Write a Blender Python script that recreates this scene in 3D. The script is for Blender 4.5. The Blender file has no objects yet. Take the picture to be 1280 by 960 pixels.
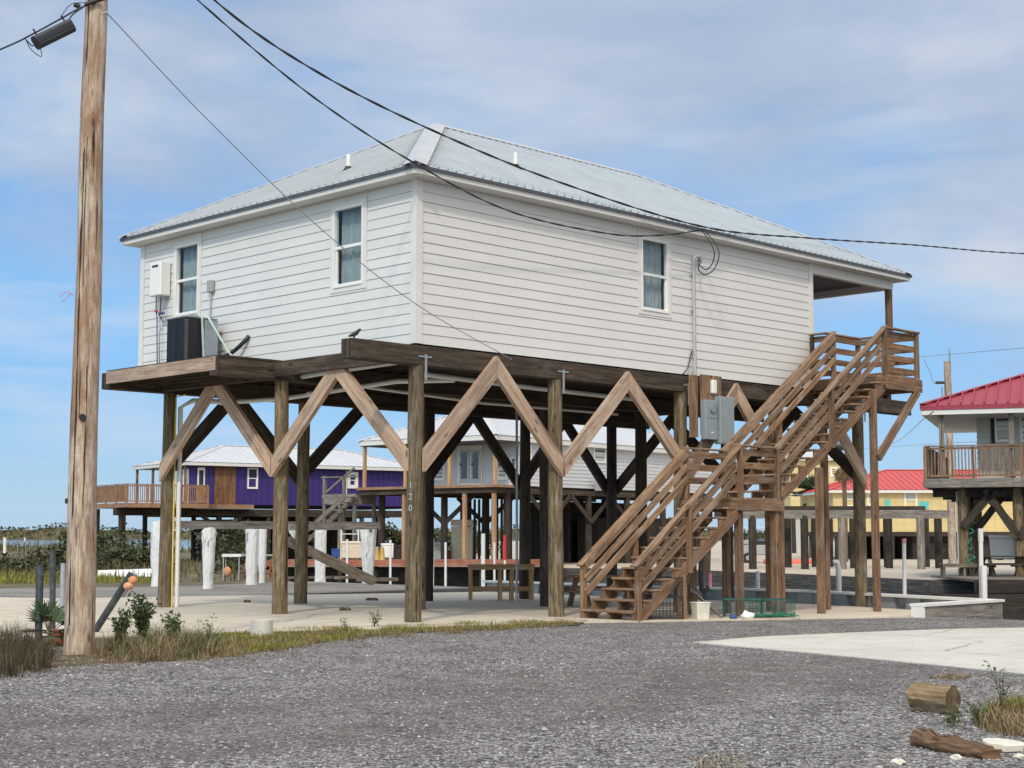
import bpy, bmesh, math, random
from mathutils import Vector, Matrix
random.seed(7)
R_ = math.radians
S = bpy.context.scene
COL = S.collection
V3 = Vector

# ------------------------------------------------------------------ camera numbers
FPX, PITCH, CAMZ = 1931.0, 0.0973, 1.6
def ray(x, y):
    a = (x-640)/FPX; b = -(y-480)/FPX; c, s = math.cos(PITCH), math.sin(PITCH)
    return V3((a, c-b*s, s+b*c))
def G(x, y, z=0.0):
    d = ray(x, y); return V3((0, 0, CAMZ)) + d*((z-CAMZ)/d.z)
def at(x, y, Y):
    d = ray(x, y); return V3((0, 0, CAMZ)) + d*(Y/d.y)

class Frame:
    """a building's own axes: u to the right and back, v to the left and back"""
    def __init__(s, ox, oy, yaw):
        s.o = V3((ox, oy, 0)); s.yaw = yaw
        s.U = V3((math.cos(yaw), math.sin(yaw), 0)); s.V = V3((-math.sin(yaw), math.cos(yaw), 0))
    def W(s, u, v, z=0): return s.o + s.U*u + s.V*v + V3((0, 0, z))
    def L(s, p):
        q = p-s.o; return V3((q.dot(s.U), q.dot(s.V), p.z))
    def hit(s, x, y, v=None, u=None):
        d = ray(x, y); c = V3((0, 0, CAMZ))
        if v is not None: t = (s.o.dot(s.V)+v-c.dot(s.V))/d.dot(s.V)
        else: t = (s.o.dot(s.U)+u-c.dot(s.U))/d.dot(s.U)
        return s.L(c+d*t)
HF = Frame(-1.76, 28.1, math.pi/4)
def gz(u): return -0.0145*max(0.0, min(u, 16.0)-1.0)

# ------------------------------------------------------------------ materials
def new_mat(name):
    m = bpy.data.materials.new(name); m.use_nodes = True
    nt = m.node_tree; b = nt.nodes['Principled BSDF']
    return m, nt, b
def nd(nt, t, **k):
    n = nt.nodes.new(t)
    for a, v in k.items():
        if a.startswith('i_'):
            key = a[2:]; key = int(key) if key.isdigit() else key.replace('_', ' ')
            n.inputs[key].default_value = v
        else: setattr(n, a, v)
    return n
def lk(nt, a, b): nt.links.new(a, b)
def c4(c): return (c[0], c[1], c[2], 1)
def ramp(nt, fac, stops):
    r = nd(nt, 'ShaderNodeValToRGB'); e = r.color_ramp.elements
    while len(e) < len(stops): e.new(0.5)
    for el, (p, c) in zip(e, stops): el.position = p; el.color = c4(c)
    lk(nt, fac, r.inputs['Fac']); return r
def noise(nt, vec, scale, detail=4, rough=0.55, dist=0.0):
    n = nd(nt, 'ShaderNodeTexNoise'); n.inputs['Scale'].default_value = scale
    n.inputs['Detail'].default_value = detail; n.inputs['Roughness'].default_value = rough
    n.inputs['Distortion'].default_value = dist
    if vec is not None: lk(nt, vec, n.inputs['Vector'])
    return n
def mapping(nt, vec, scale, loc=(0, 0, 0), rot=(0, 0, 0)):
    m = nd(nt, 'ShaderNodeMapping'); m.inputs['Scale'].default_value = scale
    m.inputs['Location'].default_value = loc; m.inputs['Rotation'].default_value = rot
    lk(nt, vec, m.inputs['Vector']); return m.outputs['Vector']
def mix(nt, fac, a, b, mode='MIX'):
    m = nd(nt, 'ShaderNodeMix', data_type='RGBA', blend_type=mode)
    def put(s, v):
        if isinstance(v, (tuple, list)): s.default_value = c4(v)
        elif isinstance(v, (int, float)): s.default_value = v
        else: lk(nt, v, s)
    put(m.inputs[0], fac); put(m.inputs[6], a); put(m.inputs[7], b)
    return m.outputs[2]
def bump(nt, b, h, strength=0.3, dist=0.02, prev=None):
    n = nd(nt, 'ShaderNodeBump'); n.inputs['Strength'].default_value = strength; n.inputs['Distance'].default_value = dist
    lk(nt, h, n.inputs['Height'])
    if prev is not None: lk(nt, prev, n.inputs['Normal'])
    lk(nt, n.outputs[0], b.inputs['Normal']); return n.outputs[0]

def wood(name, dark, mid, light, s_len=1.1, s_w=16, rough=0.85, knots=True, crack=0.35, blotch=0.5, bscale=0.8, blotch_c=None):
    m, nt, b = new_mat(name)
    uv = nd(nt, 'ShaderNodeTexCoord').outputs['UV']
    g1 = noise(nt, mapping(nt, uv, (s_len, s_w, 1)), 1.0, 8, 0.72, 0.35)
    gf = noise(nt, mapping(nt, uv, (s_len*2.5, s_w*4, 1)), 1.0, 5, 0.7, 0.2)
    ad = nd(nt, 'ShaderNodeMath', operation='MULTIPLY_ADD', i_1=0.45, i_2=-0.225); lk(nt, gf.outputs['Fac'], ad.inputs[0])
    am = nd(nt, 'ShaderNodeMath', operation='ADD'); lk(nt, ad.outputs[0], am.inputs[0]); lk(nt, g1.outputs['Fac'], am.inputs[1])
    base = ramp(nt, am.outputs[0], [(0.34, dark), (0.5, mid), (0.66, light)]).outputs['Color']
    g2 = noise(nt, mapping(nt, uv, (bscale, bscale*2.4, 1)), 1.0, 6, 0.68, 0.4)
    bc = blotch_c or tuple(c*0.55 for c in mid)
    f2 = ramp(nt, g2.outputs['Fac'], [(0.44, (0, 0, 0)), (0.62, (1, 1, 1))])
    mm = nd(nt, 'ShaderNodeMath', operation='MULTIPLY', i_1=blotch); lk(nt, f2.outputs['Color'], mm.inputs[0])
    col = mix(nt, mm.outputs[0], base, bc)
    # silvered patches
    g4 = noise(nt, mapping(nt, uv, (bscale*1.4, bscale*3.4, 1), (7.3, 2.1, 0)), 1.0, 6, 0.7, 0.3)
    f4 = ramp(nt, g4.outputs['Fac'], [(0.52, (0, 0, 0)), (0.66, (0.55, 0.55, 0.55))])
    gl = sum(light)/3
    col = mix(nt, f4.outputs['Color'], col, (gl*1.20, gl*1.07, gl*0.93))
    # checks along the grain
    g3 = noise(nt, mapping(nt, uv, (s_len*0.30, s_w*1.1, 1), (3.1, 5.7, 0)), 1.0, 4, 0.55, 0.8)
    f3 = ramp(nt, g3.outputs['Fac'], [(0.335, (1, 1, 1)), (0.375, (0, 0, 0))])
    m3 = nd(nt, 'ShaderNodeMath', operation='MULTIPLY', i_1=min(1.0, crack*1.7)); lk(nt, f3.outputs['Color'], m3.inputs[0])
    col = mix(nt, m3.outputs[0], col, tuple(c*0.22 for c in dark))
    if knots:
        vo = nd(nt, 'ShaderNodeTexVoronoi'); vo.inputs['Scale'].default_value = 1.0
        lk(nt, mapping(nt, uv, (1.5, 4.2, 1)), vo.inputs['Vector'])
        fk = ramp(nt, vo.outputs['Distance'], [(0.06, (1, 1, 1)), (0.15, (0, 0, 0))])
        mk = nd(nt, 'ShaderNodeMath', operation='MULTIPLY', i_1=0.8); lk(nt, fk.outputs['Color'], mk.inputs[0])
        col = mix(nt, mk.outputs[0], col, tuple(c*0.35 for c in dark))
    oi = nd(nt, 'ShaderNodeObjectInfo'); tone = ramp(nt, oi.outputs['Random'], [(0.0, (0.80, 0.80, 0.82)), (0.5, (1.0, 0.98, 0.96)), (1.0, (1.14, 1.08, 1.0))]).outputs['Color']
    col = mix(nt, 1.0, col, tone, 'MULTIPLY')
    lk(nt, col, b.inputs['Base Color']); b.inputs['Roughness'].default_value = rough
    b.inputs['Specular IOR Level'].default_value = 0.3
    hh = nd(nt, 'ShaderNodeMath', operation='SUBTRACT'); lk(nt, am.outputs[0], hh.inputs[0]); lk(nt, m3.outputs[0], hh.inputs[1])
    bump(nt, b, hh.outputs[0], 0.6, 0.015)
    return m

def plain(name, c, rough=0.6, metal=0.0, var=0.12, scale=6.0, bmp=0.0, spec=0.5, dirt=None, dirt_amt=0.0):
    m, nt, b = new_mat(name)
    o = nd(nt, 'ShaderNodeTexCoord').outputs['Object']
    n = noise(nt, o, scale, 5, 0.6)
    col = ramp(nt, n.outputs['Fac'], [(0.3, tuple(x*(1-var) for x in c)), (0.7, tuple(min(1, x*(1+var)) for x in c))]).outputs['Color']
    if dirt:
        d = noise(nt, o, scale*0.35, 6, 0.7)
        f = ramp(nt, d.outputs['Fac'], [(0.5, (0, 0, 0)), (0.68, (1, 1, 1))])
        k = nd(nt, 'ShaderNodeMath', operation='MULTIPLY', i_1=dirt_amt); lk(nt, f.outputs['Color'], k.inputs[0])
        col = mix(nt, k.outputs[0], col, dirt)
    lk(nt, col, b.inputs['Base Color'])
    b.inputs['Roughness'].default_value = rough; b.inputs['Metallic'].default_value = metal
    b.inputs['Specular IOR Level'].default_value = spec
    if bmp: bump(nt, b, n.outputs['Fac'], bmp, 0.01)
    return m

def leafmat(name, stops, rough=0.6):
    m, nt, b = new_mat(name)
    g = nd(nt, 'ShaderNodeNewGeometry')
    col = ramp(nt, g.outputs['Random Per Island'], stops).outputs['Color']
    lk(nt, col, b.inputs['Base Color']); b.inputs['Roughness'].default_value = rough
    b.inputs['Specular IOR Level'].default_value = 0.25
    return m

M = {}
M['stair'] = wood('stair_wood', (0.085, 0.047, 0.028), (0.225, 0.135, 0.08), (0.36, 0.235, 0.15), blotch=0.6)
M['rail'] = wood('rail_wood', (0.13, 0.078, 0.048), (0.295, 0.19, 0.12), (0.48, 0.345, 0.24), blotch=0.6)
M['brace'] = wood('brace_wood', (0.23, 0.155, 0.11), (0.41, 0.295, 0.22), (0.56, 0.44, 0.345), s_len=0.8, s_w=12, blotch=0.4, blotch_c=(0.23, 0.18, 0.15))
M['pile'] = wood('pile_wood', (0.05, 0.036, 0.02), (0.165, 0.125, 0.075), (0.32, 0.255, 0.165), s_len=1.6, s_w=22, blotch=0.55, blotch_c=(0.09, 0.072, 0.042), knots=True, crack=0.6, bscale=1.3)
M['pile_shaded'] = wood('shaded_pile_wood', (0.02, 0.015, 0.012), (0.05, 0.038, 0.03), (0.10, 0.078, 0.058), s_len=1.6, s_w=22, blotch=0.5)  # inner piles: shade under the house put into a darker wood colour
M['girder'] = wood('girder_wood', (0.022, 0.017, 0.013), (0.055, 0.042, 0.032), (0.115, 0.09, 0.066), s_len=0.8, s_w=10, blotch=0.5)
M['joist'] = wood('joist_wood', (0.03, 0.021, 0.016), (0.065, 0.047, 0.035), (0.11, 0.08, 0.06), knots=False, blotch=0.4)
M['pole'] = wood('pole_wood', (0.13, 0.093, 0.068), (0.37, 0.305, 0.25), (0.55, 0.49, 0.43), s_len=1.6, s_w=13, crack=0.8, blotch=0.75, blotch_c=(0.22, 0.125, 0.07), bscale=0.7)
M['grey_wood'] = wood('grey_wood', (0.10, 0.09, 0.08), (0.21, 0.195, 0.175), (0.33, 0.31, 0.285), blotch=0.4)
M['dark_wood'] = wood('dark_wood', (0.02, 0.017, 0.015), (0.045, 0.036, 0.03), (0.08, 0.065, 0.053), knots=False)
M['new_wood'] = wood('new_wood', (0.30, 0.17, 0.085), (0.46, 0.285, 0.155), (0.58, 0.39, 0.23), blotch=0.3)
M['porch_wood'] = wood('porch_wood', (0.22, 0.12, 0.065), (0.36, 0.21, 0.12), (0.47, 0.30, 0.18), blotch=0.3)
M['fbank'] = wood('bank_planks', (0.035, 0.032, 0.03), (0.085, 0.08, 0.073), (0.16, 0.15, 0.138), blotch=0.6)
M['plank'] = wood('plank_wood', (0.09, 0.075, 0.06), (0.17, 0.145, 0.12), (0.27, 0.24, 0.205), blotch=0.4)
M['log'] = wood('log_wood', (0.13, 0.085, 0.045), (0.29, 0.205, 0.115), (0.42, 0.33, 0.20), s_len=1.5, s_w=20, blotch=0.5, crack=0.5)
M['log_end'] = wood('log_end_wood', (0.08, 0.05, 0.03), (0.17, 0.115, 0.065), (0.28, 0.2, 0.115), s_len=7, s_w=7, knots=False)
M['rotten'] = wood('rotten_wood', (0.05, 0.025, 0.015), (0.13, 0.075, 0.045), (0.25, 0.165, 0.10), s_len=2.0, s_w=14, blotch=0.6, crack=0.7)

M['darkcrack'] = plain('dark_wood_crack', (0.035, 0.022, 0.016), 0.95)
def peel():
    m, nt, b = new_mat('peeling_white_paint')
    uv = nd(nt, 'ShaderNodeTexCoord').outputs['UV']
    n = noise(nt, mapping(nt, uv, (1.0, 8.5, 1)), 1.0, 7, 0.68, 0.35)
    w = noise(nt, mapping(nt, uv, (1.2, 22, 1)), 1.0, 5, 0.6)
    wc = ramp(nt, w.outputs['Fac'], [(0.3, (0.06, 0.055, 0.05)), (0.7, (0.2, 0.18, 0.16))]).outputs['Color']
    pc = ramp(nt, w.outputs['Fac'], [(0.3, (0.58, 0.59, 0.59)), (0.7, (0.76, 0.77, 0.76))]).outputs['Color']
    f = ramp(nt, n.outputs['Fac'], [(0.36, (0, 0, 0)), (0.385, (1, 1, 1))]).outputs['Color']
    lk(nt, mix(nt, f, wc, pc), b.inputs['Base Color']); b.inputs['Roughness'].default_value = 0.75
    bump(nt, b, f, 0.5, 0.006)
    return m
M['peel'] = peel()

def siding_paint(name, c, var=0.05):
    m, nt, b = new_mat(name)
    o = nd(nt, 'ShaderNodeTexCoord').outputs['Object']
    n = noise(nt, mapping(nt, o, (0.5, 0.5, 2.5)), 1.0, 5, 0.6)
    n2 = noise(nt, mapping(nt, o, (1.6, 1.6, 0.25)), 1.0, 4, 0.6)
    a = ramp(nt, n.outputs['Fac'], [(0.3, tuple(x*(1-var) for x in c)), (0.7, c)]).outputs['Color']
    f = ramp(nt, n2.outputs['Fac'], [(0.5, (0, 0, 0)), (0.8, (0.35, 0.35, 0.35))]).outputs['Color']
    g = nd(nt, 'ShaderNodeNewGeometry')
    rr = ramp(nt, g.outputs['Random Per Island'], [(0, (0.978, 0.978, 0.978)), (1, (1, 1, 1))]).outputs['Color']
    col = mix(nt, f, a, tuple(x*0.86 for x in c))
    lk(nt, mix(nt, 1.0, col, rr, 'MULTIPLY'), b.inputs['Base Color']); b.inputs['Roughness'].default_value = 0.55
    gr = noise(nt, mapping(nt, o, (6, 6, 60)), 1.0, 4, 0.6)
    bump(nt, b, gr.outputs['Fac'], 0.08, 0.004)
    return m
M['siding'] = siding_paint('white_siding_paint', (0.672, 0.668, 0.652))
M['trim'] = plain('white_trim_paint', (0.665, 0.655, 0.63), 0.5, var=0.03)
M['vinyl'] = plain('white_vinyl', (0.76, 0.755, 0.735), 0.4, var=0.02)
M['sheath'] = plain('sheathing_board', (0.25, 0.25, 0.25), 0.9)
M['roof'] = plain('galvalume_roof', (0.50, 0.535, 0.56), 0.5, metal=0.35, var=0.07, scale=1.4)
M['roofcap'] = plain('grey_flashing', (0.50, 0.53, 0.56), 0.45, metal=0.5, var=0.08, scale=2)
M['drip'] = plain('grey_drip_edge', (0.10, 0.11, 0.12), 0.5, metal=0.4, var=0.1)
M['soffit'] = plain('soffit_paint', (0.62, 0.62, 0.61), 0.7, var=0.04)
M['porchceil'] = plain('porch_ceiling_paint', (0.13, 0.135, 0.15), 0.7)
M['steel'] = plain('galvanised_steel', (0.45, 0.46, 0.47), 0.45, metal=0.7, var=0.15)
M['boxgrey'] = plain('grey_enamel', (0.25, 0.29, 0.31), 0.45, var=0.06)
M['pvc'] = plain('white_pvc', (0.72, 0.72, 0.69), 0.4, var=0.06, dirt=(0.5, 0.47, 0.40), dirt_amt=0.3)
M['pipegrey'] = plain('grey_conduit', (0.42, 0.42, 0.41), 0.5, var=0.1)
M['yellow'] = plain('yellow_pipe', (0.65, 0.48, 0.09), 0.5)
M['black'] = plain('black_rubber', (0.018, 0.018, 0.02), 0.5, var=0.3)
M['blackpl'] = plain('black_plastic', (0.025, 0.027, 0.032), 0.42, var=0.25, scale=3)
M['cable'] = plain('cable_black', (0.02, 0.02, 0.022), 0.55)
M['wire'] = plain('grey_wire', (0.30, 0.32, 0.35), 0.5)
M['galvpipe'] = plain('galvanised_pipe', (0.33, 0.37, 0.42), 0.5, metal=0.4, var=0.15)
M['oldblack'] = plain('old_black_pipe', (0.035, 0.045, 0.055), 0.55, var=0.5, scale=9, dirt=(0.2, 0.19, 0.17), dirt_amt=0.4)
M['orange'] = plain('faded_orange_foam', (0.60, 0.24, 0.09), 0.7, var=0.2, dirt=(0.55, 0.45, 0.36), dirt_amt=0.7)
M['red'] = plain('red_paint', (0.6, 0.025, 0.03), 0.45)
M['pink'] = plain('pink_plastic', (0.62, 0.24, 0.32), 0.6)
M['green'] = plain('green_hose', (0.02, 0.16, 0.10), 0.45)
M['teal'] = plain('teal_coated_wire', (0.02, 0.10, 0.085), 0.6)
M['straps'] = plain('pale_green_strap', (0.45, 0.58, 0.52), 0.6)
M['brown_cloth'] = plain('brown_cloth', (0.13, 0.09, 0.06), 0.9, bmp=0.3)
M['ochre'] = plain('ochre_plastic', (0.42, 0.27, 0.07), 0.55)
M['blue'] = plain('blue_plastic', (0.02, 0.06, 0.24), 0.5)
M['bin_grey'] = plain('grey_plastic', (0.32, 0.33, 0.34), 0.5)
M['terracotta'] = plain('terracotta', (0.34, 0.11, 0.05), 0.8)
M['shell'] = plain('white_shell', (0.62, 0.59, 0.50), 0.7, var=0.15, bmp=0.3)
M['bird'] = plain('black_feathers', (0.012, 0.012, 0.014), 0.55)
M['cream'] = plain('cream_paint', (0.60, 0.55, 0.43), 0.6)
M['maroon'] = plain('maroon_metal', (0.30, 0.035, 0.062), 0.55, metal=0.1, var=0.1)
M['redroof'] = plain('red_metal', (0.53, 0.07, 0.07), 0.5, metal=0.1, var=0.08)
M['whiteroof'] = plain('white_metal_roof', (0.55, 0.57, 0.60), 0.45, metal=0.2, var=0.05, scale=0.6)
M['purple'] = siding_paint('purple_paint', (0.043, 0.023, 0.185), 0.25)
M['yellowwall'] = siding_paint('yellow_paint', (0.66, 0.53, 0.25), 0.2)
M['greywall'] = siding_paint('pale_grey_paint', (0.56, 0.58, 0.585), 0.08)
M['beigewall'] = siding_paint('off_white_paint', (0.55, 0.56, 0.53), 0.08)
M['brownpanel'] = wood('brown_panel', (0.12, 0.055, 0.025), (0.20, 0.10, 0.05), (0.29, 0.155, 0.08), s_len=0.8, s_w=6)
M['turq'] = plain('turquoise_paint', (0.10, 0.48, 0.48), 0.6)
M['redwood'] = wood('red_stained_deck', (0.18, 0.06, 0.04), (0.31, 0.115, 0.075), (0.42, 0.19, 0.13), blotch=0.5)
M['mud'] = plain('bank_mud', (0.045, 0.042, 0.038), 0.8, var=0.4, bmp=0.5)
M['greydoor'] = plain('pale_grey_door', (0.46, 0.48, 0.49), 0.5)
M['screen'] = plain('dark_window_screen', (0.10, 0.11, 0.115), 0.35)
M['kayak'] = plain('orange_red_plastic', (0.60, 0.13, 0.08), 0.5)

def glass():
    m, nt, b = new_mat('window_glass')
    for n in list(nt.nodes):
        if n.type != 'OUTPUT_MATERIAL': nt.nodes.remove(n)
    out = [n for n in nt.nodes if n.type == 'OUTPUT_MATERIAL'][0]
    t = nd(nt, 'ShaderNodeBsdfTransparent'); t.inputs[0].default_value = (0.86, 0.91, 0.93, 1)
    g = nd(nt, 'ShaderNodeBsdfGlossy'); g.inputs['Roughness'].default_value = 0.03; g.inputs[0].default_value = (0.9, 0.95, 1, 1)
    f = nd(nt, 'ShaderNodeFresnel'); f.inputs['IOR'].default_value = 1.5
    gm = nd(nt, 'ShaderNodeNewGeometry'); bf = nd(nt, 'ShaderNodeMath', operation='SUBTRACT', i_0=1.0); lk(nt, gm.outputs['Backfacing'], bf.inputs[1])
    a = nd(nt, 'ShaderNodeMath', operation='MULTIPLY'); lk(nt, f.outputs[0], a.inputs[0]); lk(nt, bf.outputs[0], a.inputs[1])
    mx = nd(nt, 'ShaderNodeMixShader'); lk(nt, a.outputs[0], mx.inputs[0]); lk(nt, t.outputs[0], mx.inputs[1]); lk(nt, g.outputs[0], mx.inputs[2])
    lk(nt, mx.outputs[0], out.inputs['Surface'])
    return m
M['glass'] = glass()
M['darkglass'] = plain('dark_glass', (0.035, 0.05, 0.06), 0.08, var=0.3, spec=0.8)
M['curtain'] = plain('grey_green_curtain', (0.42, 0.43, 0.42), 0.9, var=0.12)
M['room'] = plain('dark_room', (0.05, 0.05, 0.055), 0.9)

def metalmesh():
    m, nt, b = new_mat('black_coil_guard')
    o = nd(nt, 'ShaderNodeTexCoord').outputs['Object']
    w = nd(nt, 'ShaderNodeTexWave', wave_type='BANDS', bands_direction='Z'); w.inputs['Scale'].default_value = 9.0
    lk(nt, o, w.inputs['Vector'])
    lk(nt, ramp(nt, w.outputs['Fac'], [(0.2, (0.003, 0.0035, 0.007)), (0.8, (0.009, 0.010, 0.016))]).outputs['Color'], b.inputs['Base Color'])
    b.inputs['Roughness'].default_value = 0.5
    bump(nt, b, w.outputs['Fac'], 0.5, 0.01)
    return m
M['coil'] = metalmesh()

def concrete(name, c, stain, amt=0.5, joints=0, scale=1.0):
    m, nt, b = new_mat(name)
    o = nd(nt, 'ShaderNodeTexCoord').outputs['Object']
    n1 = noise(nt, o, 0.35*scale, 6, 0.62, 0.3); n2 = noise(nt, o, 2.2*scale, 8, 0.7); n3 = noise(nt, o, 45, 3, 0.6)
    base = ramp(nt, n2.outputs['Fac'], [(0.28, tuple(x*0.80 for x in c)), (0.5, c), (0.75, tuple(min(1, x*1.10) for x in c))]).outputs['Color']
    f = ramp(nt, n1.outputs['Fac'], [(0.42, (0, 0, 0)), (0.66, (1, 1, 1))])
    k = nd(nt, 'ShaderNodeMath', operation='MULTIPLY', i_1=amt); lk(nt, f.outputs['Color'], k.inputs[0])
    col = mix(nt, k.outputs[0], base, stain)
    f3 = ramp(nt, n3.outputs['Fac'], [(0.3, (0.8, 0.8, 0.8)), (0.55, (1, 1, 1))]).outputs['Color']
    col = mix(nt, 0.7, col, f3, 'MULTIPLY')
    st = noise(nt, mapping(nt, o, (0.25, 3.5, 1), rot=(0, 0, 0.4)), 1.0, 6, 0.7, 0.6)
    fs = ramp(nt, st.outputs['Fac'], [(0.57, (0, 0, 0)), (0.68, (0.7, 0.7, 0.7))]).outputs['Color']
    col = mix(nt, fs, col, tuple(x*0.5 for x in c))
    if joints:
        sp = nd(nt, 'ShaderNodeSeparateXYZ'); lk(nt, o, sp.inputs[0])
        for ax, ofs in (('X', 0.15), ('Y', 0.45)):
            q = nd(nt, 'ShaderNodeMath', operation='MULTIPLY_ADD', i_1=1/joints, i_2=ofs); lk(nt, sp.outputs[ax], q.inputs[0])
            fr = nd(nt, 'ShaderNodeMath', operation='FRACT'); lk(nt, q.outputs[0], fr.inputs[0])
            d = ramp(nt, fr.outputs[0], [(0.0, (0.5, 0.48, 0.46)), (0.011/joints*3.7, (1, 1, 1))]).outputs['Color']
            col = mix(nt, 1.0, col, d, 'MULTIPLY')
    wv = noise(nt, o, 1.1, 4, 0.6)
    vm_ = mix(nt, 0.25, o, wv.outputs['Color'])
    vc = nd(nt, 'ShaderNodeTexVoronoi', feature='DISTANCE_TO_EDGE'); vc.inputs['Scale'].default_value = 0.27; lk(nt, vm_, vc.inputs['Vector'])
    fc = ramp(nt, vc.outputs['Distance'], [(0.0, (0.45, 0.43, 0.41)), (0.006, (1, 1, 1))]).outputs['Color']
    col = mix(nt, 0.9, col, fc, 'MULTIPLY')
    ob_ = noise(nt, o, 0.9, 5, 0.65, 0.2)
    fo = ramp(nt, ob_.outputs['Fac'], [(0.64, (1, 1, 1)), (0.72, (0.62, 0.60, 0.57))]).outputs['Color']
    col = mix(nt, 1.0, col, fo, 'MULTIPLY')
    lk(nt, col, b.inputs['Base Color']); b.inputs['Roughness'].default_value = 0.88
    bump(nt, b, n3.outputs['Fac'], 0.25, 0.006)
    return m
M['slab'] = concrete('beige_concrete', (0.60, 0.535, 0.43), (0.47, 0.415, 0.335), 0.55, joints=3.7)
M['pad'] = concrete('pale_concrete', (0.555, 0.545, 0.49), (0.42, 0.41, 0.365), 0.5)
M['olddock'] = concrete('old_grey_concrete', (0.24, 0.225, 0.20), (0.13, 0.12, 0.105), 0.7)
M['farslab'] = concrete('far_beige_concrete', (0.50, 0.44, 0.35), (0.36, 0.32, 0.26), 0.5)

def gravel():
    m, nt, b = new_mat('crushed_gravel')
    o = nd(nt, 'ShaderNodeTexCoord').outputs['Object']
    def vor(sc, feat='F1'):
        v = nd(nt, 'ShaderNodeTexVoronoi', feature=feat); v.inputs['Scale'].default_value = sc; lk(nt, o, v.inputs['Vector']); return v
    v, v2 = vor(27.0), vor(58.0)
    sep = nd(nt, 'ShaderNodeSeparateColor'); lk(nt, v.outputs['Color'], sep.inputs[0])
    sep2 = nd(nt, 'ShaderNodeSeparateColor'); lk(nt, v2.outputs['Color'], sep2.inputs[0])
    stone = ramp(nt, sep.outputs[0], [(0.0, (0.09, 0.087, 0.085)), (0.3, (0.22, 0.214, 0.208)), (0.7, (0.42, 0.41, 0.40)), (0.95, (0.49, 0.48, 0.465)), (1.0, (0.58, 0.565, 0.54))]).outputs['Color']
    fine = ramp(nt, sep2.outputs[0], [(0.0, (0.075, 0.07, 0.067)), (0.5, (0.165, 0.155, 0.148)), (0.85, (0.27, 0.26, 0.245)), (1.0, (0.46, 0.44, 0.41))]).outputs['Color']
    # dark gaps between stones
    gap = ramp(nt, v.outputs['Distance'], [(0.38, (1, 1, 1)), (0.72, (0.30, 0.29, 0.28))]).outputs['Color']
    stone = mix(nt, 0.8, stone, gap, 'MULTIPLY')
    # wheel-worn ways, running across the lot, where small fines show
    sp = nd(nt, 'ShaderNodeSeparateXYZ'); lk(nt, o, sp.inputs[0])
    wl = noise(nt, o, 0.33, 6, 0.65, 0.5)
    t1 = nd(nt, 'ShaderNodeMath', operation='MULTIPLY_ADD', i_1=-0.85); lk(nt, sp.outputs['X'], t1.inputs[0]); lk(nt, sp.outputs['Y'], t1.inputs[2])
    t2 = nd(nt, 'ShaderNodeMath', operation='MULTIPLY_ADD', i_1=9.0); lk(nt, wl.outputs['Fac'], t2.inputs[0]); lk(nt, t1.outputs[0], t2.inputs[2])
    t3 = nd(nt, 'ShaderNodeMath', operation='ADD', i_1=-19.9); lk(nt, t2.outputs[0], t3.inputs[0])
    t4 = nd(nt, 'ShaderNodeMath', operation='ABSOLUTE'); lk(nt, t3.outputs[0], t4.inputs[0])
    t5 = nd(nt, 'ShaderNodeMath', operation='MULTIPLY', i_1=0.2); lk(nt, t4.outputs[0], t5.inputs[0])
    fw = ramp(nt, t5.outputs[0], [(0.12, (0.75, 0.75, 0.75)), (0.30, (1, 1, 1)), (0.62, (0.1, 0.1, 0.1)), (0.9, (0, 0, 0))]).outputs['Color']
    brk = noise(nt, o, 2.6, 7, 0.72)
    fb = ramp(nt, brk.outputs['Fac'], [(0.34, (0.25, 0.25, 0.25)), (0.56, (1, 1, 1))]).outputs['Color']
    kk = nd(nt, 'ShaderNodeMath', operation='MULTIPLY', i_1=0.85); lk(nt, mix(nt, 1.0, fw, fb, 'MULTIPLY'), kk.inputs[0])
    worn = mix(nt, 1.0, fine, (0.88, 0.845, 0.82), 'MULTIPLY')
    col = mix(nt, kk.outputs[0], stone, worn)
    pat = noise(nt, o, 0.9, 7, 0.7, 0.3)
    fp = ramp(nt, pat.outputs['Fac'], [(0.36, (0.76, 0.745, 0.735)), (0.62, (1.15, 1.14, 1.135))]).outputs['Color']
    col = mix(nt, 1.0, col, fp, 'MULTIPLY')
    tan = noise(nt, o, 0.30, 6, 0.7, 0.4)
    ft = ramp(nt, tan.outputs['Fac'], [(0.60, (0, 0, 0)), (0.72, (0.5, 0.5, 0.5))]).outputs['Color']
    col = mix(nt, ft, col, (0.27, 0.235, 0.19))
    lk(nt, col, b.inputs['Base Color']); b.inputs['Roughness'].default_value = 0.92
    b.inputs['Specular IOR Level'].default_value = 0.25
    inv = nd(nt, 'ShaderNodeMath', operation='MULTIPLY_ADD', i_1=-1.0, i_2=1.0); lk(nt, v.outputs['Distance'], inv.inputs[0])
    bump(nt, b, inv.outputs[0], 1.0, 0.055)
    return m
M['gravel'] = gravel()
def stonemat():
    m, nt, b = new_mat('gravel_stone')
    g = nd(nt, 'ShaderNodeNewGeometry')
    lk(nt, ramp(nt, g.outputs['Random Per Island'], [(0, (0.10, 0.097, 0.095)), (0.5, (0.235, 0.23, 0.225)), (0.93, (0.34, 0.333, 0.325)), (1, (0.46, 0.45, 0.43))]).outputs['Color'], b.inputs['Base Color'])
    b.inputs['Roughness'].default_value = 0.85
    return m
M['stone'] = stonemat()
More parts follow.
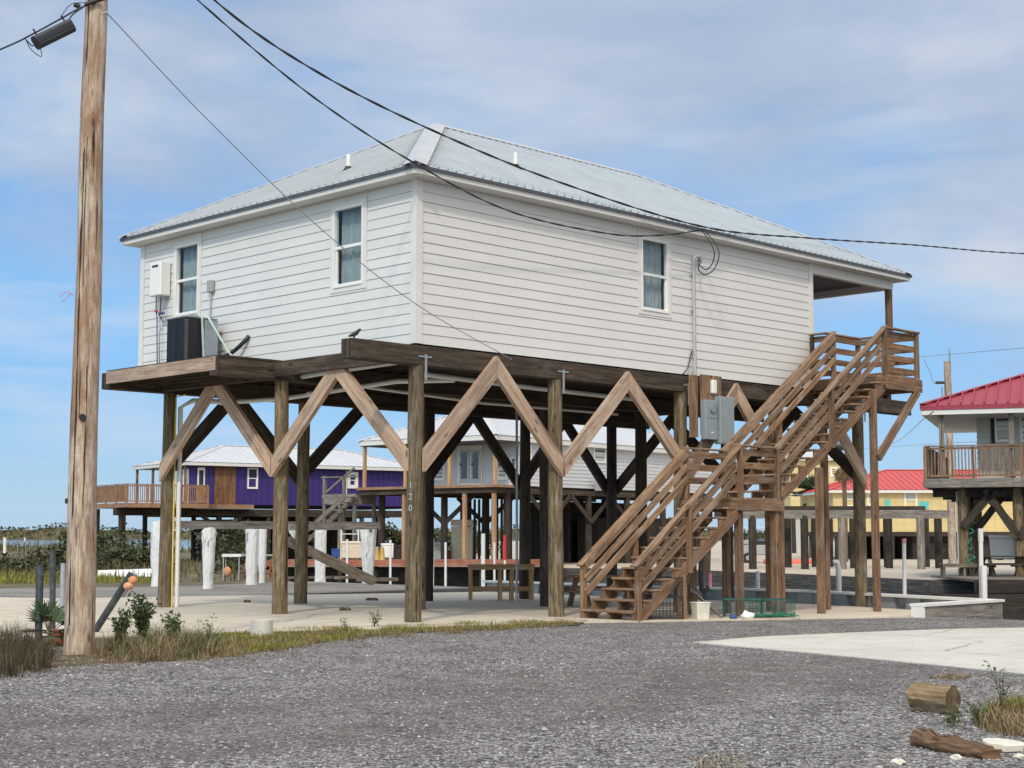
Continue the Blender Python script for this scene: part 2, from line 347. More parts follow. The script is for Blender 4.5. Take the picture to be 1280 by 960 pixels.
def soil(name, c1, c2, c3, s=1.0):
    m, nt, b = new_mat(name)
    o = nd(nt, 'ShaderNodeTexCoord').outputs['Object']
    n = noise(nt, o, 1.3*s, 7, 0.7, 0.3); n2 = noise(nt, o, 0.17*s, 4, 0.6)
    a = ramp(nt, n.outputs['Fac'], [(0.3, c1), (0.5, c2), (0.7, c3)]).outputs['Color']
    f = ramp(nt, n2.outputs['Fac'], [(0.4, (0.75, 0.75, 0.75)), (0.6, (1, 1, 1))]).outputs['Color']
    lk(nt, mix(nt, 1, a, f, 'MULTIPLY'), b.inputs['Base Color']); b.inputs['Roughness'].default_value = 0.95
    bump(nt, b, n.outputs['Fac'], 0.5, 0.04)
    return m
M['verge'] = soil('verge_soil', (0.05, 0.035, 0.02), (0.10, 0.075, 0.04), (0.12, 0.12, 0.045), 3)
M['marsh'] = soil('marsh_ground', (0.07, 0.055, 0.03), (0.13, 0.105, 0.05), (0.17, 0.155, 0.08), 0.5)
def water():
    m, nt, b = new_mat('canal_water')
    o = nd(nt, 'ShaderNodeTexCoord').outputs['Object']
    b.inputs['Base Color'].default_value = (0.022, 0.026, 0.024, 1); b.inputs['Roughness'].default_value = 0.06
    n = noise(nt, mapping(nt, o, (1.0, 2.2, 1)), 2.4, 5, 0.6, 0.5)
    bump(nt, b, n.outputs['Fac'], 0.35, 0.05)
    return m
M['water'] = water()
M['leaf'] = leafmat('shrub_leaf', [(0, (0.022, 0.03, 0.014)), (0.5, (0.05, 0.062, 0.026)), (0.85, (0.10, 0.11, 0.045)), (1, (0.13, 0.10, 0.055))])
M['leaf2'] = leafmat('weed_leaf', [(0, (0.04, 0.065, 0.022)), (0.6, (0.075, 0.11, 0.04)), (1, (0.13, 0.17, 0.07))])
M['grassg'] = leafmat('yellow_green_grass', [(0, (0.085, 0.105, 0.018)), (0.45, (0.19, 0.20, 0.032)), (0.8, (0.28, 0.255, 0.05)), (1, (0.20, 0.13, 0.06))])
M['grassb'] = leafmat('dry_brown_grass', [(0, (0.06, 0.035, 0.02)), (0.3, (0.15, 0.095, 0.05)), (0.6, (0.28, 0.205, 0.115)), (0.8, (0.36, 0.28, 0.17)), (1, (0.11, 0.125, 0.04))])
M['grassd'] = leafmat('dark_dead_grass', [(0, (0.03, 0.022, 0.014)), (0.5, (0.075, 0.055, 0.033)), (0.85, (0.14, 0.105, 0.06)), (1, (0.06, 0.07, 0.025))])
M['marshgrass'] = leafmat('marsh_grass_blades', [(0, (0.04, 0.048, 0.018)), (0.5, (0.095, 0.088, 0.038)), (1, (0.19, 0.15, 0.075))])
M['palm'] = leafmat('palm_leaf', [(0, (0.025, 0.05, 0.025)), (0.6, (0.05, 0.09, 0.045)), (1, (0.12, 0.15, 0.07))])
M['deadpalm'] = leafmat('dead_palm_leaf', [(0, (0.10, 0.06, 0.03)), (1, (0.25, 0.16, 0.09))])
M['fartree'] = leafmat('far_tree_leaf', [(0, (0.035, 0.05, 0.03)), (0.6, (0.06, 0.075, 0.04)), (1, (0.10, 0.10, 0.055))])
M['stem'] = plain('stem_bark', (0.13, 0.09, 0.055), 0.9)

# ------------------------------------------------------------------ mesh builder
class MB:
    def __init__(s): s.v = []; s.f = []; s.uv = []; s.sm = []
    def face(s, pts, uvs=None, smooth=False):
        i = len(s.v); s.v += [tuple(p) for p in pts]; s.f.append(tuple(range(i, i+len(pts))))
        s.uv.append(uvs or [(p[0], p[1]) for p in pts]); s.sm.append(smooth)
    def mesh(s, verts, faces, uvs, smooth=False):
        i = len(s.v); s.v += [tuple(p) for p in verts]
        for f, u in zip(faces, uvs):
            s.f.append(tuple(i+k for k in f)); s.uv.append(u); s.sm.append(smooth)
    def beam(s, p0, p1, w, h, up=(0, 0, 1), taper=1.0):
        p0, p1 = V3(p0), V3(p1); d = p1-p0; L = d.length
        if L < 1e-6: return
        d.normalize(); u = V3(up); sd = d.cross(u)
        if sd.length < 1e-4: u = V3((1, 0, 0)); sd = d.cross(u)
        sd.normalize(); u = sd.cross(d).normalized()
        vs = []
        for p, k in ((p0, 1), (p1, taper)):
            for a, b in ((-1, -1), (1, -1), (1, 1), (-1, 1)): vs.append(p+sd*(a*w*k/2)+u*(b*h*k/2))
        r, q = random.random()*60, random.random()*60
        fs = [(0, 1, 5, 4), (1, 2, 6, 5), (2, 3, 7, 6), (3, 0, 4, 7), (3, 2, 1, 0), (4, 5, 6, 7)]
        uv = []; acc = 0
        for k, wd in enumerate((w, h, w, h)):
            uv.append([(r, q+acc), (r, q+acc+wd), (r+L, q+acc+wd), (r+L, q+acc)]); acc += wd
        for k in range(2): uv.append([(r, q), (r+.02, q+w), (r+.05, q+w), (r+.05, q)])
        s.mesh(vs, fs, uv)
    def box(s, x0, x1, y0, y1, z0, z1):
        dx, dy, dz = x1-x0, y1-y0, z1-z0
        cx, cy, cz = (x0+x1)/2, (y0+y1)/2, (z0+z1)/2
        if dx >= dy and dx >= dz: s.beam((x0, cy, cz), (x1, cy, cz), dy, dz)
        elif dy >= dz: s.beam((cx, y0, cz), (cx, y1, cz), dx, dz)
        else: s.beam((cx, cy, z0), (cx, cy, z1), dx, dy, up=(0, 1, 0))
    def tube(s, path, r, n=8, r1=None, caps=True, wob=0.0):
        path = [V3(p) for p in path]; N = len(path); r1 = r if r1 is None else r1
        rr, q = random.random()*60, random.random()*60
        rings = []; acc = 0; vs = []; lens = []
        t0 = (path[1]-path[0]).normalized()
        a = t0.cross(V3((0, 0, 1)));
        if a.length < 0.05: a = t0.cross(V3((1, 0, 0)))
        a.normalize()
        for i, p in enumerate(path):
            t = (path[min(i+1, N-1)]-path[max(i-1, 0)]).normalized()
            a = (a - t*a.dot(t)).normalized(); b = t.cross(a)
            if i: acc += (p-path[i-1]).length
            lens.append(acc); rad = r+(r1-r)*i/(N-1)
            for k in range(n):
                an = 2*math.pi*k/n; ra = rad*(1+wob*(random.random()-.5)); vs.append(p+a*(math.cos(an)*ra)+b*(math.sin(an)*ra))
        fs = []; uv = []; C = 2*math.pi*max(r, r1)
        for i in range(N-1):
            for k in range(n):
                k2 = (k+1) % n
                fs.append((i*n+k, i*n+k2, (i+1)*n+k2, (i+1)*n+k))
                uv.append([(rr+lens[i], q+C*k/n), (rr+lens[i], q+C*(k+1)/n), (rr+lens[i+1], q+C*(k+1)/n), (rr+lens[i+1], q+C*k/n)])
        s.mesh(vs, fs, uv, True)
        if caps:
            for i, rev in ((0, True), (N-1, False)):
                ring = vs[i*n:(i+1)*n]; ring = ring[::-1] if rev else ring
                s.face(ring, [(rr+(p-path[i]).dot(a), q+(p-path[i]).dot(b)) for p in ring])
    def prism(s, pts, off):
        """polygon (3-D points) pushed along off"""
        pts = [V3(p) for p in pts]; off = V3(off); n = len(pts); q = random.random()*50
        e = (pts[1]-pts[0]).normalized(); nn = off.normalized(); g = nn.cross(e)
        uvp = [(q+(p-pts[0]).dot(e), q+(p-pts[0]).dot(g)) for p in pts]
        s.face([p for p in reversed(pts)], list(reversed(uvp))); s.face([p+off for p in pts], uvp)
        for i in range(n):
            j = (i+1) % n; L = (pts[j]-pts[i]).length
            s.face([pts[i], pts[j], pts[j]+off, pts[i]+off], [(q, q), (q+L, q), (q+L, q+off.length), (q, q+off.length)])
    def build(s, name, m, parent=None, bevel=0.0):
        me = bpy.data.meshes.new(name); me.from_pydata(s.v, [], s.f)
        ul = me.uv_layers.new(name='UVMap'); k = 0; flat = []
        for u in s.uv:
            for c in u: flat += [c[0], c[1]]
        ul.data.foreach_set('uv', flat)
        me.polygons.foreach_set('use_smooth', s.sm)
        me.materials.append(m); me.update()
        o = bpy.data.objects.new(name, me); COL.objects.link(o)
        if parent is not None: o.parent = parent
        if bevel:
            bv = o.modifiers.new('bevel', 'BEVEL'); bv.width = bevel; bv.segments = 1; bv.limit_method = 'ANGLE'
        return o
def fixn(o):
    bm = bmesh.new(); bm.from_mesh(o.data); bmesh.ops.recalc_face_normals(bm, faces=bm.faces); bm.to_mesh(o.data); bm.free(); return o

def tag(o, label=None, cat=None, group=None, kind=None):
    if label: o['label'] = label
    if cat: o['category'] = cat
    if group: o['group'] = group
    if kind: o['kind'] = kind
    return o
def empty(name, loc=(0, 0, 0), rz=0, label=None, cat=None, group=None):
    o = bpy.data.objects.new(name, None); COL.objects.link(o); o.empty_display_size = 0.2
    o.location = loc; o.rotation_euler = (0, 0, rz)
    return tag(o, label, cat, group)
def fempty(name, fr, label, cat, group=None): return empty(name, fr.o, fr.yaw, label, cat, group)
def kids(o): return [c for c in bpy.data.objects if c.parent == o]
def copy_tree(o, parent=None):
    c = o.copy(); COL.objects.link(c); c.parent = parent
    for ch in kids(o): copy_tree(ch, c)
    return c
def smooth_path(pts, n=10):
    pts = [V3(p) for p in pts]; out = []
    P = [2*pts[0]-pts[1]]+pts+[2*pts[-1]-pts[-2]]
    for i in range(1, len(P)-2):
        for k in range(n):
            t = k/n; a, b, c, d = P[i-1], P[i], P[i+1], P[i+2]
            out.append(0.5*((2*b)+(c-a)*t+(2*a-5*b+4*c-d)*t*t+(3*b-a-3*c+d)*t**3))
    out.append(pts[-1]); return out

# ------------------------------------------------------------------ hip roof (eave rectangle, local axes)
def hip_roof(root, u0, u1, v0, v1, ze, slope, rib, roofm, capm, fasm, th=0.15, ribw=0.035, ribh=0.022, cap=0.22, drip=M['drip'], soff=None):
    W, L = v1-v0, u1-u0; h = min(W, L)/2; zr = ze+slope*h
    mb = MB()
    if L >= W: A, B = V3((u0+h, (v0+v1)/2, zr)), V3((u1-h, (v0+v1)/2, zr))
    else: A, B = V3(((u0+u1)/2, v0+h, zr)), V3(((u0+u1)/2, v1-h, zr))
    c = [V3((u0, v0, ze)), V3((u1, v0, ze)), V3((u1, v1, ze)), V3((u0, v1, ze))]
    if L >= W: faces = [(c[0], c[1], B, A), (c[1], c[2], B), (c[2], c[3], A, B), (c[3], c[0], A)]
    else: faces = [(c[0], c[1], A), (c[1], c[2], B, A), (c[2], c[3], B), (c[3], c[0], A, B)]
    for f in faces: mb.face(f)
    dirs = [(c[0], V3((1, 0, 0)), V3((0, 1, 0)), L), (c[1], V3((0, 1, 0)), V3((-1, 0, 0)), W), (c[2], V3((-1, 0, 0)), V3((0, -1, 0)), L), (c[3], V3((0, -1, 0)), V3((1, 0, 0)), W)]
    nrm = V3((0, 0, 1))
    for o, a, d, ln in dirs:
        dn = (d+V3((0, 0, slope))).normalized(); up = a.cross(dn)
        k = int(ln/rib)
        for i in range(k+1):
            t = ln*(i+0.5)/(k+1); dm = min(t, ln-t, h)
            if dm < 0.1: continue
            p0 = o+a*t-d*0.02+V3((0, 0, -0.02*slope+ribh/2)); p1 = o+a*t+d*dm+V3((0, 0, dm*slope+ribh/2))
            mb.beam(p0, p1, ribw, ribh, up=up)
    r = mb.build('roof', roofm, root)
    fa = MB(); ins = 0.04
    U0, U1, V0, V1 = u0+ins, u1-ins, v0+ins, v1-ins; zb = ze-th
    for (p, q) in (((U0, V0), (U1, V0)), ((U1, V0), (U1, V1)), ((U1, V1), (U0, V1)), ((U0, V1), (U0, V0))):
        dd = V3((q[0]-p[0], q[1]-p[1], 0)).normalized()*0.012
        fa.beam((p[0]+dd.x, p[1]+dd.y, ze-0.02-(th-0.02)/2), (q[0]-dd.x, q[1]-dd.y, ze-0.02-(th-0.02)/2), 0.025, th-0.02)
    fa.box(U0+.013, U1-.013, V0+.013, V1-.013, zb, zb+0.02)
    fa.build('fascia', fasm, root)
    if drip:
        dr = MB()
        for (p, q) in (((u0, v0), (u1, v0)), ((u1, v0), (u1, v1)), ((u1, v1), (u0, v1)), ((u0, v1), (u0, v0))):
            dr.beam((p[0], p[1], ze-0.033), (q[0], q[1], ze-0.033), 0.02, 0.062)
        dr.build('drip_edge', drip, root)
    if cap:
        cp = MB()
        for e, top in ((c[0], A), (c[3], A if L >= W else B), (c[1], B if L >= W else A), (c[2], B)):
            d = top-e
            hd = V3((d.x, d.y, 0)).normalized(); sd = V3((-hd.y, hd.x, 0))
            # a folded strip lying on the two slopes
            for sgn in (1, -1):
                s1 = sd*(sgn*cap); drop = V3((0, 0, -cap*slope*0.7071)) + V3((0, 0, ribh+0.006))
                up = V3((0, 0, ribh+0.012))
                pts = [e+up, top+up, top+s1+drop, e+s1+drop]
                if sgn < 0: pts.reverse()
                cp.face(pts)
        for sgn in (1, -1):
            ax = (B-A).normalized() if (B-A).length > 0.01 else V3((1, 0, 0)); sd = V3((-ax.y, ax.x, 0))*(sgn*cap); up = V3((0, 0, ribh+0.014))
            pts = [A+up, B+up, B+sd+V3((0, 0, -cap*slope+ribh+.008)), A+sd+V3((0, 0, -cap*slope+ribh+.008))]
            if sgn > 0: pts.reverse()
            cp.face(pts)
        cp.build('roof_cap', capm, r)
    return r

# ------------------------------------------------------------------ double-hung window on a wall plane
# place(a, t, z): a along the wall, t outwards from the wall, z up
def mk_window(root, place, a0, a1, z0, z1, trimm, framem, curtain=True, glassm=None, trim=0.09, mid=None, frame_w=0.05):
    def bx(mb, b0, b1, t0, t1, y0, y1):
        P = [place(b, t, y) for b in (b0, b1) for t in (t0, t1) for y in (y0, y1)]
        xs = [p[0] for p in P]; ys = [p[1] for p in P]; zs = [p[2] for p in P]
        mb.box(min(xs), max(xs), min(ys), max(ys), min(zs), max(zs))
    f = MB()
    w = frame_w
    bx(f, a0, a0+w, -0.06, 0.045, z0, z1); bx(f, a1-w, a1, -0.06, 0.045, z0, z1)
    bx(f, a0+w, a1-w, -0.06, 0.045, z1-w, z1); bx(f, a0+w, a1-w, -0.06, 0.055, z0, z0+w)
    zm = mid or (z0+z1)/2
    bx(f, a0+w, a1-w, -0.05, 0.02, zm-0.03, zm+0.03)
    # lower sash stands a little inside the upper one
    s = 0.03
    bx(f, a0+w, a0+w+s, -0.05, 0.0, z0+w, zm-.03); bx(f, a1-w-s, a1-w, -0.05, 0.0, z0+w, zm-.03)
    bx(f, a0+w+s, a1-w-s, -0.05, 0.0, z0+w, z0+w+s)
    win = f.build('window', framem, root)
    for y0, y1, t in ((zm+.03, z1-w, -0.02), (z0+w+s, zm-.03, -0.035)):
        g = MB(); bx(g, a0+w+(s if y0 < zm-.1 else 0), a1-w-(s if y0 < zm-.1 else 0), t-0.004, t+0.004, y0, y1)
        g.build('pane', glassm or M['glass'], win)
    if trim:
        t = MB(); k = trim
        bx(t, a0-k, a0-.002, 0, 0.036, z0-k, z1+k); bx(t, a1+.002, a1+k, 0, 0.036, z0-k, z1+k)
        bx(t, a0-.002, a1+.002, 0, 0.034, z1+.002, z1+k); bx(t, a0-.002, a1+.002, 0, 0.034, z0-k, z0-.002)
        t.build('window_trim', trimm, win)
    if curtain:
        c = MB(); n = 40; row = []
        for i in range(n+1):
            a = a0+0.03+(a1-a0-0.06)*i/n
            t = -0.17+0.022*math.sin(i*1.15)+0.012*math.sin(i*0.53+1)
            row.append((place(a, t, z0+0.02), place(a, t, z1-0.02)))
        for i in range(n): c.face([row[i][0], row[i+1][0], row[i+1][1], row[i][1]], None, True)
        c.build('curtain', M['curtain'], win)
    return win

# ==================================================================== THE STILT HOUSE
L_, W_, L2_ = 12.75, 9.39, 16.44
ZB, ZT = 5.09, 8.17
house = fempty('stilt_house', HF, 'large white lap sided house with grey metal hip roof raised high on round timber piles', 'house')

def wall_sections(length, z0, z1, ops):
    """rectangles of a wall left around its openings"""
    xs = sorted(set([0, length]+[o[0] for o in ops]+[o[1] for o in ops])); out = []
    for a, b in zip(xs, xs[1:]):
        op = [o for o in ops if o[0] <= a+1e-6 and o[1] >= b-1e-6]
        if op: out += [(a, b, z0, op[0][2]), (a, b, op[0][3], z1)]
        else: out.append((a, b, z0, z1))
    return out
def lap_wall(place, length, ops, ends=(0.12, 0.12)):
    sh = MB()
    for a, b, z0, z1 in wall_sections(length, ZB+.01, ZT, ops):
        P = [place(x, t, z) for x in (a, b) for t in (-0.1, -0.002) for z in (z0, z1)]
        sh.box(min(p[0] for p in P), max(p[0] for p in P), min(p[1] for p in P), max(p[1] for p in P), min(p[2] for p in P), max(p[2] for p in P))
    sh.build('sheathing', M['sheath'], house)
    mb = MB(); H = 0.1905; rows = int((ZT-ZB)/H)+1; tr = 0.09
    for r in range(rows):
        zb = ZB+r*H; zt = min(zb+H-0.004, ZT)
        if zt-zb < 0.03: continue
        iv = [(ends[0], length-ends[1])]
        for (a, b, z0, z1) in ops:
            if zb < z1+tr-0.01 and zt > z0-tr+0.01:
                iv = [q for (x, y) in iv for q in ((x, min(y, a-tr-.004)), (max(x, b+tr+.004), y)) if q[1]-q[0] > 0.03]
        part = []
        for (a, b, z0, z1) in ops:
            if zb < z1+tr-0.01 and zt > z0-tr+0.01:
                if zt > z1+tr+0.012: part.append((a-tr, b+tr, max(zb, z1+tr+.003), zt))
                if zb < z0-tr-0.012: part.append((a-tr, b+tr, zb, min(zt, z0-tr-.003)))
        for (x, y, za, zc) in part:
            pts = [(0.0, za+0.001), (0.0235, za+0.001), (0.0235-.0155*(zc-za)/H, zc), (0.0, zc)]
            A = [place(x, t, z) for t, z in pts]; B = [place(y, t, z) for t, z in pts]
            mb.mesh(A+B, [(0, 1, 5, 4), (1, 2, 6, 5), (2, 3, 7, 6), (3, 2, 1, 0), (4, 5, 6, 7)], [[(0, 0), (0, 1), (1, 1), (1, 0)]]*5)
        cut = []
        for (x, y) in iv:
            s = x+random.uniform(0.9, 3.6)
            while s < y-0.5:
                cut.append((x, s-0.0015)); x = s+0.0015; s += 3.66
            cut.append((x, y))
        for (x, y) in cut:
            jb, jt = random.uniform(-.002, .002), 0
            pts = [(0.0, zb+0.002), (0.0205+jb, zb+0.002), (0.008, zt+0.001), (0.0, zt+0.001)]
            A = [place(x, t, z) for t, z in pts]; B = [place(y, t, z) for t, z in pts]
            mb.mesh(A+B, [(0, 1, 5, 4), (1, 2, 6, 5), (2, 3, 7, 6), (3, 2, 1, 0), (4, 5, 6, 7)], [[(0, 0), (0, 1), (1, 1), (1, 0)]]*5)
    return fixn(mb.build('wall', M['siding'], house))
def cb(name, m, boxes, parent=house, bevel=0):
    mb = MB()
    for b in boxes: mb.box(*b)
    return mb.build(name, m, parent, bevel)

rightP = lambda a, t, z: (a, -t, z)
leftP = lambda a, t, z: (-t, a, z)
endP = lambda a, t, z: (L_+t, a, z)
backP = lambda a, t, z: (a, W_+t, z)
ZW0, ZW1 = 6.37, 7.95
w_r = (6.36, 7.28, ZW0, ZW1); w_l1 = (1.5, 2.42, ZW0, ZW1); w_l2 = (7.08, 8.0, ZW0, ZW1)
lap_wall(rightP, L_, [w_r]); lap_wall(leftP, W_, [w_l1, w_l2])
lap_wall(endP, W_, []); lap_wall(backP, L_, [])
mk_window(house, rightP, *w_r, M['trim'], M['vinyl'])
mk_window(house, leftP, *w_l1, M['trim'], M['vinyl']); mk_window(house, leftP, *w_l2, M['trim'], M['vinyl'])
k = 0.115
for (x, y, sx, sy) in ((0, 0, -1, -1), (L_, 0, 1, -1), (L_, W_, 1, 1), (0, W_, -1, 1)):
    mb = MB(); t = 0.042
    mb.box(min(x, x+sx*t), max(x, x+sx*t), min(y+sy*t, y-sy*k), max(y+sy*t, y-sy*k), ZB+.004, ZT)
    mb.box(min(x-sx*k, x-sx*.001), max(x-sx*k, x-sx*.001), min(y, y+sy*t), max(y, y+sy*t), ZB+.004, ZT)
    mb.build('corner_board', M['trim'], house)
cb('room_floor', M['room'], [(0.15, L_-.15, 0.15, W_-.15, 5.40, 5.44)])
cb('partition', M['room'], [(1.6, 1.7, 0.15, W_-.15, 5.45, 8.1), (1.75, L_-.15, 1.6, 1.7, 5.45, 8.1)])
o_ = 0.38
roof = hip_roof(house, -o_, L2_+o_, -o_, W_+o_, 8.32, 0.52, 0.229, M['roof'], M['roofcap'], M['trim'], th=0.155, ribw=.034, ribh=.046)
# plumbing vents through the roof
for (u, v) in ((0.95, 3.2), (4.15, 1.55)):
    d = min(u+o_, v+o_); z = 8.32+0.52*d
    mb = MB(); mb.tube([(u, v, z-.05), (u, v, z+0.34)], 0.05, 10); p = mb.build('vent_pipe', M['pvc'], roof)
    b_ = MB(); b_.tube([(u, v, z-.03), (u, v, z+.09)], 0.13, 10, 0.06); b_.build('boot', M['black'], p)
# frieze beams and porch
cb('porch_beam', M['trim'], [(L_+.05, L2_-.16, -0.04, 0.12, 7.93, 8.16), (L_+.05, L2_-.16, W_-.12, W_+.04, 7.93, 8.16), (L2_-.16, L2_, -0.045, W_+.045, 7.93, 8.16)])
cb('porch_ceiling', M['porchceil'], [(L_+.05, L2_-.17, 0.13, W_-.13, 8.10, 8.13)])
for v in (0.04, W_-.04): cb('porch_post', M['stair'], [(L2_-.16, L2_-.02, v-.07, v+.07, 5.38, 7.928)])
cb('porch_floor', M['stair'], [(L_+.05, L2_-.05, 0.0, W_, 5.30, 5.345)])
# ---- floor framing
mb = MB()
for i in range(41):
    u = 0.06+i*0.4065
    mb.box(u-.02, u+.02, 0.02, W_-.02, 5.065, 5.285)
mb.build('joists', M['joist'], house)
cb('subfloor', M['joist'], [(0.02, L2_-.06, 0.03, W_-.03, 5.287, 5.298)])
PU, PV = (0.1, 3.8, 7.8, 11.3, 14.85), (0.1, 4.2, 8.3)
GZ0, GZ1 = 4.70, 5.055
for v, u0, u1 in ((0.1, -1.55, 17.2), (4.2, -1.55, 16.4), (8.3, -1.5, 16.4)):
    for dv in (-0.075, 0.075):
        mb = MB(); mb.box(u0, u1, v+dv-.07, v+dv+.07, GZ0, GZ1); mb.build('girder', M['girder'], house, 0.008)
piles = []
for iu, u in enumerate(PU):
    for iv, v in enumerate(PV):
        zb = gz(u)-.15; n = 7
        dx, dy = random.uniform(-.04, .04), random.uniform(-.03, .03)
        mb = MB(); mb.tube([(u+dx*(1-i/n), v+dy*(1-i/n), zb+(GZ0-.002-zb)*i/n) for i in range(n+1)], 0.158, 18, 0.142, wob=0.05)
        piles.append(mb.build('pile', M['pile_shaded' if iv and iu >= 2 else 'pile'], house))
        if iv == 0:   # steel strap from girder to pile
            cb('strap_plate', M['boxgrey'], [(u+.07, u+.12, v-.166, v-.152, 4.42, 4.90), (u-.07, u+.24, v-.164, v-.1535, 4.84, 4.87)])
# braces: each on the outer face of its row
def brace(p0, p1, m=M['brace'], w=0.1, h=0.29, n=(0, -1, 0)):
    """a plank brace, cut plumb at its pile end and level under the girder; n = outward normal of its plane"""
    p0, p1 = V3(p0), V3(p1); n = V3(n); d = (p1-p0).normalized(); s = n.cross(d); 
    hx = V3((p1.x-p0.x, p1.y-p0.y, 0)).normalized()
    q = h/2; dz = d.z; dh = d.dot(hx)
    # plumb cut at p0, plumb cut at p1 (two braces meet on the bay's middle line)
    up = V3((0, 0, q/abs(dh)))
    pts = [p0-up, p1-up, p1+up, p0+up]
    # trim the top corner level with the girder top
    mb = MB(); mb.prism([p - n*(w/2) for p in pts], n*w)
    return fixn(mb.build('brace', m, house, 0.006))
ZL, ZH = 2.95, 4.80
for j, (a, b) in enumerate(zip(PU, PU[1:])):
    mu = (a+b)/2
    for v, s, m in ((0.1, -1, M['brace']), (8.3, 1, M['girder'])):  # back and end rows darker: underfloor shade put into the wood colour
        vv = v+s*0.205
        if True:
            brace((a+.02, vv, ZL), (mu-.003, vv, ZH), m, n=(0, s, 0)); brace((b-.02, vv, ZL), (mu+.003, vv, ZH), m, n=(0, s, 0))
for a, b in zip(PV, PV[1:]):
    mv = (a+b)/2
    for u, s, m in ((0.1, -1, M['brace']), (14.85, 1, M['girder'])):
        uu = u+s*0.205
        brace((uu, a+.02, ZL), (uu, mv-.003, ZH), m, n=(s, 0, 0)); brace((uu, b-.02, ZL), (uu, mv+.003, ZH), m, n=(s, 0, 0))
cb('brace_header', M['girder'], [(-0.24, -0.10, 0.3, 4.0, 4.76, 5.05), (-0.24, -0.10, 4.4, 8.1, 4.72, 5.05)])
# ---- equipment platform on the cantilevered girders
cb('platform', M['girder'], [(-1.50, -0.02, 4.05+i*0.142, 4.05+i*0.142+.135, 5.062, 5.10) for i in range(30)])
cb('platform_rim', M['brace'], [(-1.56, -1.515, 4.12, 8.2, 4.80, 5.07)])
cb('platform_frame', M['girder'], [(-1.49+i*0.36, -1.45+i*0.36, 4.36, 8.14, 4.84, 5.058) for i in range(4)])
cb('rim_block', M['dark_wood'], [(-1.562, -1.552, 4.03, 4.118, 4.71, 5.06)]); cb('rim_block', M['dark_wood'], [(-1.512, -1.502, 8.14, 8.46, 4.71, 5.05)])
# ---- pipes under the floor
def pipe(name, pts, r, m, parent=house, n=8, sm=0):
    mb = MB(); mb.tube(smooth_path(pts, sm) if sm else pts, r, n); return mb.build(name, m, parent)
pipe('drain_pipe', [(1.2, 8.0, 4.55), (1.2, 5.6, 4.5), (1.25, 2.0, 4.62), (1.9, 1.0, 4.62)], .05, M['pvc'])
pipe('drain_pipe', [(0.5, 4.9, 4.78), (0.5, 3.0, 4.84), (0.5, 0.55, 4.88)], .05, M['pvc'])
pipe('drain_pipe', [(0.6, 0.6, 4.62), (4.0, 0.75, 4.58), (7.3, 0.8, 4.55)], .05, M['pvc'])
pipe('drain_pipe', [(1.5, 3.2, 4.6), (5.0, 3.4, 4.5), (9.5, 3.4, 4.5)], .035, M['pvc'])
pipe('drain_pipe', [(0.26, 8.13, -0.05), (0.26, 8.13, 4.4), (0.45, 7.95, 4.55), (1.2, 7.9, 4.57)], .055, M['pvc'])
pipe('gas_pipe', [(0.13, 8.115, -0.03), (0.13, 8.12, 4.62), (0.3, 8.0, 4.68)], .02, M['yellow'])
pipe('drain_pipe', [(1.0, 4.5, 4.52), (0.95, 4.0, 4.5), (0.9, 3.85, 4.7), (0.9, 3.2, 4.84)], .05, M['pvc'])
pipe('conduit', [(7.55, 4.9, 0.0), (7.55, 4.9, 4.7)], .03, M['galvpipe'])
# ---- service entrance on the right wall
pipe('conduit', [(8.08, -0.09, 4.6), (8.08, -0.09, 7.62), (8.09, -0.10, 7.70), (8.14, -0.13, 7.745), (8.20, -0.16, 7.73), (8.23, -0.18, 7.67)], .032, M['pipegrey'])
for z in (5.6, 6.5, 7.3): cb('pipe_clamp', M['steel'], [(8.02, 8.14, -0.06, -0.035, z, z+.025)])
mb = MB(); mb.tube([(8.20, -.16, 7.72), (8.25, -.19, 7.63)], 0.055, 8); mb.build('weatherhead', M['boxgrey'], house)
cb('meter_board', M['stair'], [(7.98, 8.72, -0.33, -0.30, 3.75, 5.085), (7.72, 7.86, -0.34, -0.20, 3.70, 5.05)])
meter = cb('meter_box', M['boxgrey'], [(7.95, 8.38, -0.47, -0.332, 3.66, 4.52)], bevel=.012)
mb = MB(); mb.tube([(8.2, -.47, 4.33), (8.2, -.56, 4.33)], 0.095, 16); mb.build('meter', M['glass'], meter)
mb = MB(); mb.tube([(8.2, -.472, 4.33), (8.2, -.50, 4.33)], 0.085, 16); mb.build('meter_dial', M['bin_grey'], meter)
cb('cover_seam', M['steel'], [(7.97, 8.36, -0.478, -0.471, 4.13, 4.142)], meter); cb('label_plate', M['vinyl'], [(8.14, 8.22, -0.476, -0.471, 3.80, 3.83)], meter)
panel = cb('breaker_panel', M['boxgrey'], [(8.42, 8.92, -0.52, -0.332, 3.58, 4.62)], bevel=.012)
cb('panel_door', M['boxgrey'], [(8.45, 8.89, -0.531, -0.521, 3.63, 4.57)], panel)
cb('junction_box', M['vinyl'], [(8.29, 8.45, -0.42, -0.332, 4.68, 4.98)], bevel=.02)
pipe('service_cable', [(8.02, -.06, 5.62), (7.92, -.07, 5.40), (7.85, -.07, 5.22), (7.7, -.05, 5.08)], .012, M['cable'], sm=6)
pipe('service_cable', [(8.12, -.07, 5.6), (8.14, -.08, 5.4), (8.0, -.08, 5.25), (7.9, -.06, 5.1)], .010, M['pipegrey'], sm=6)
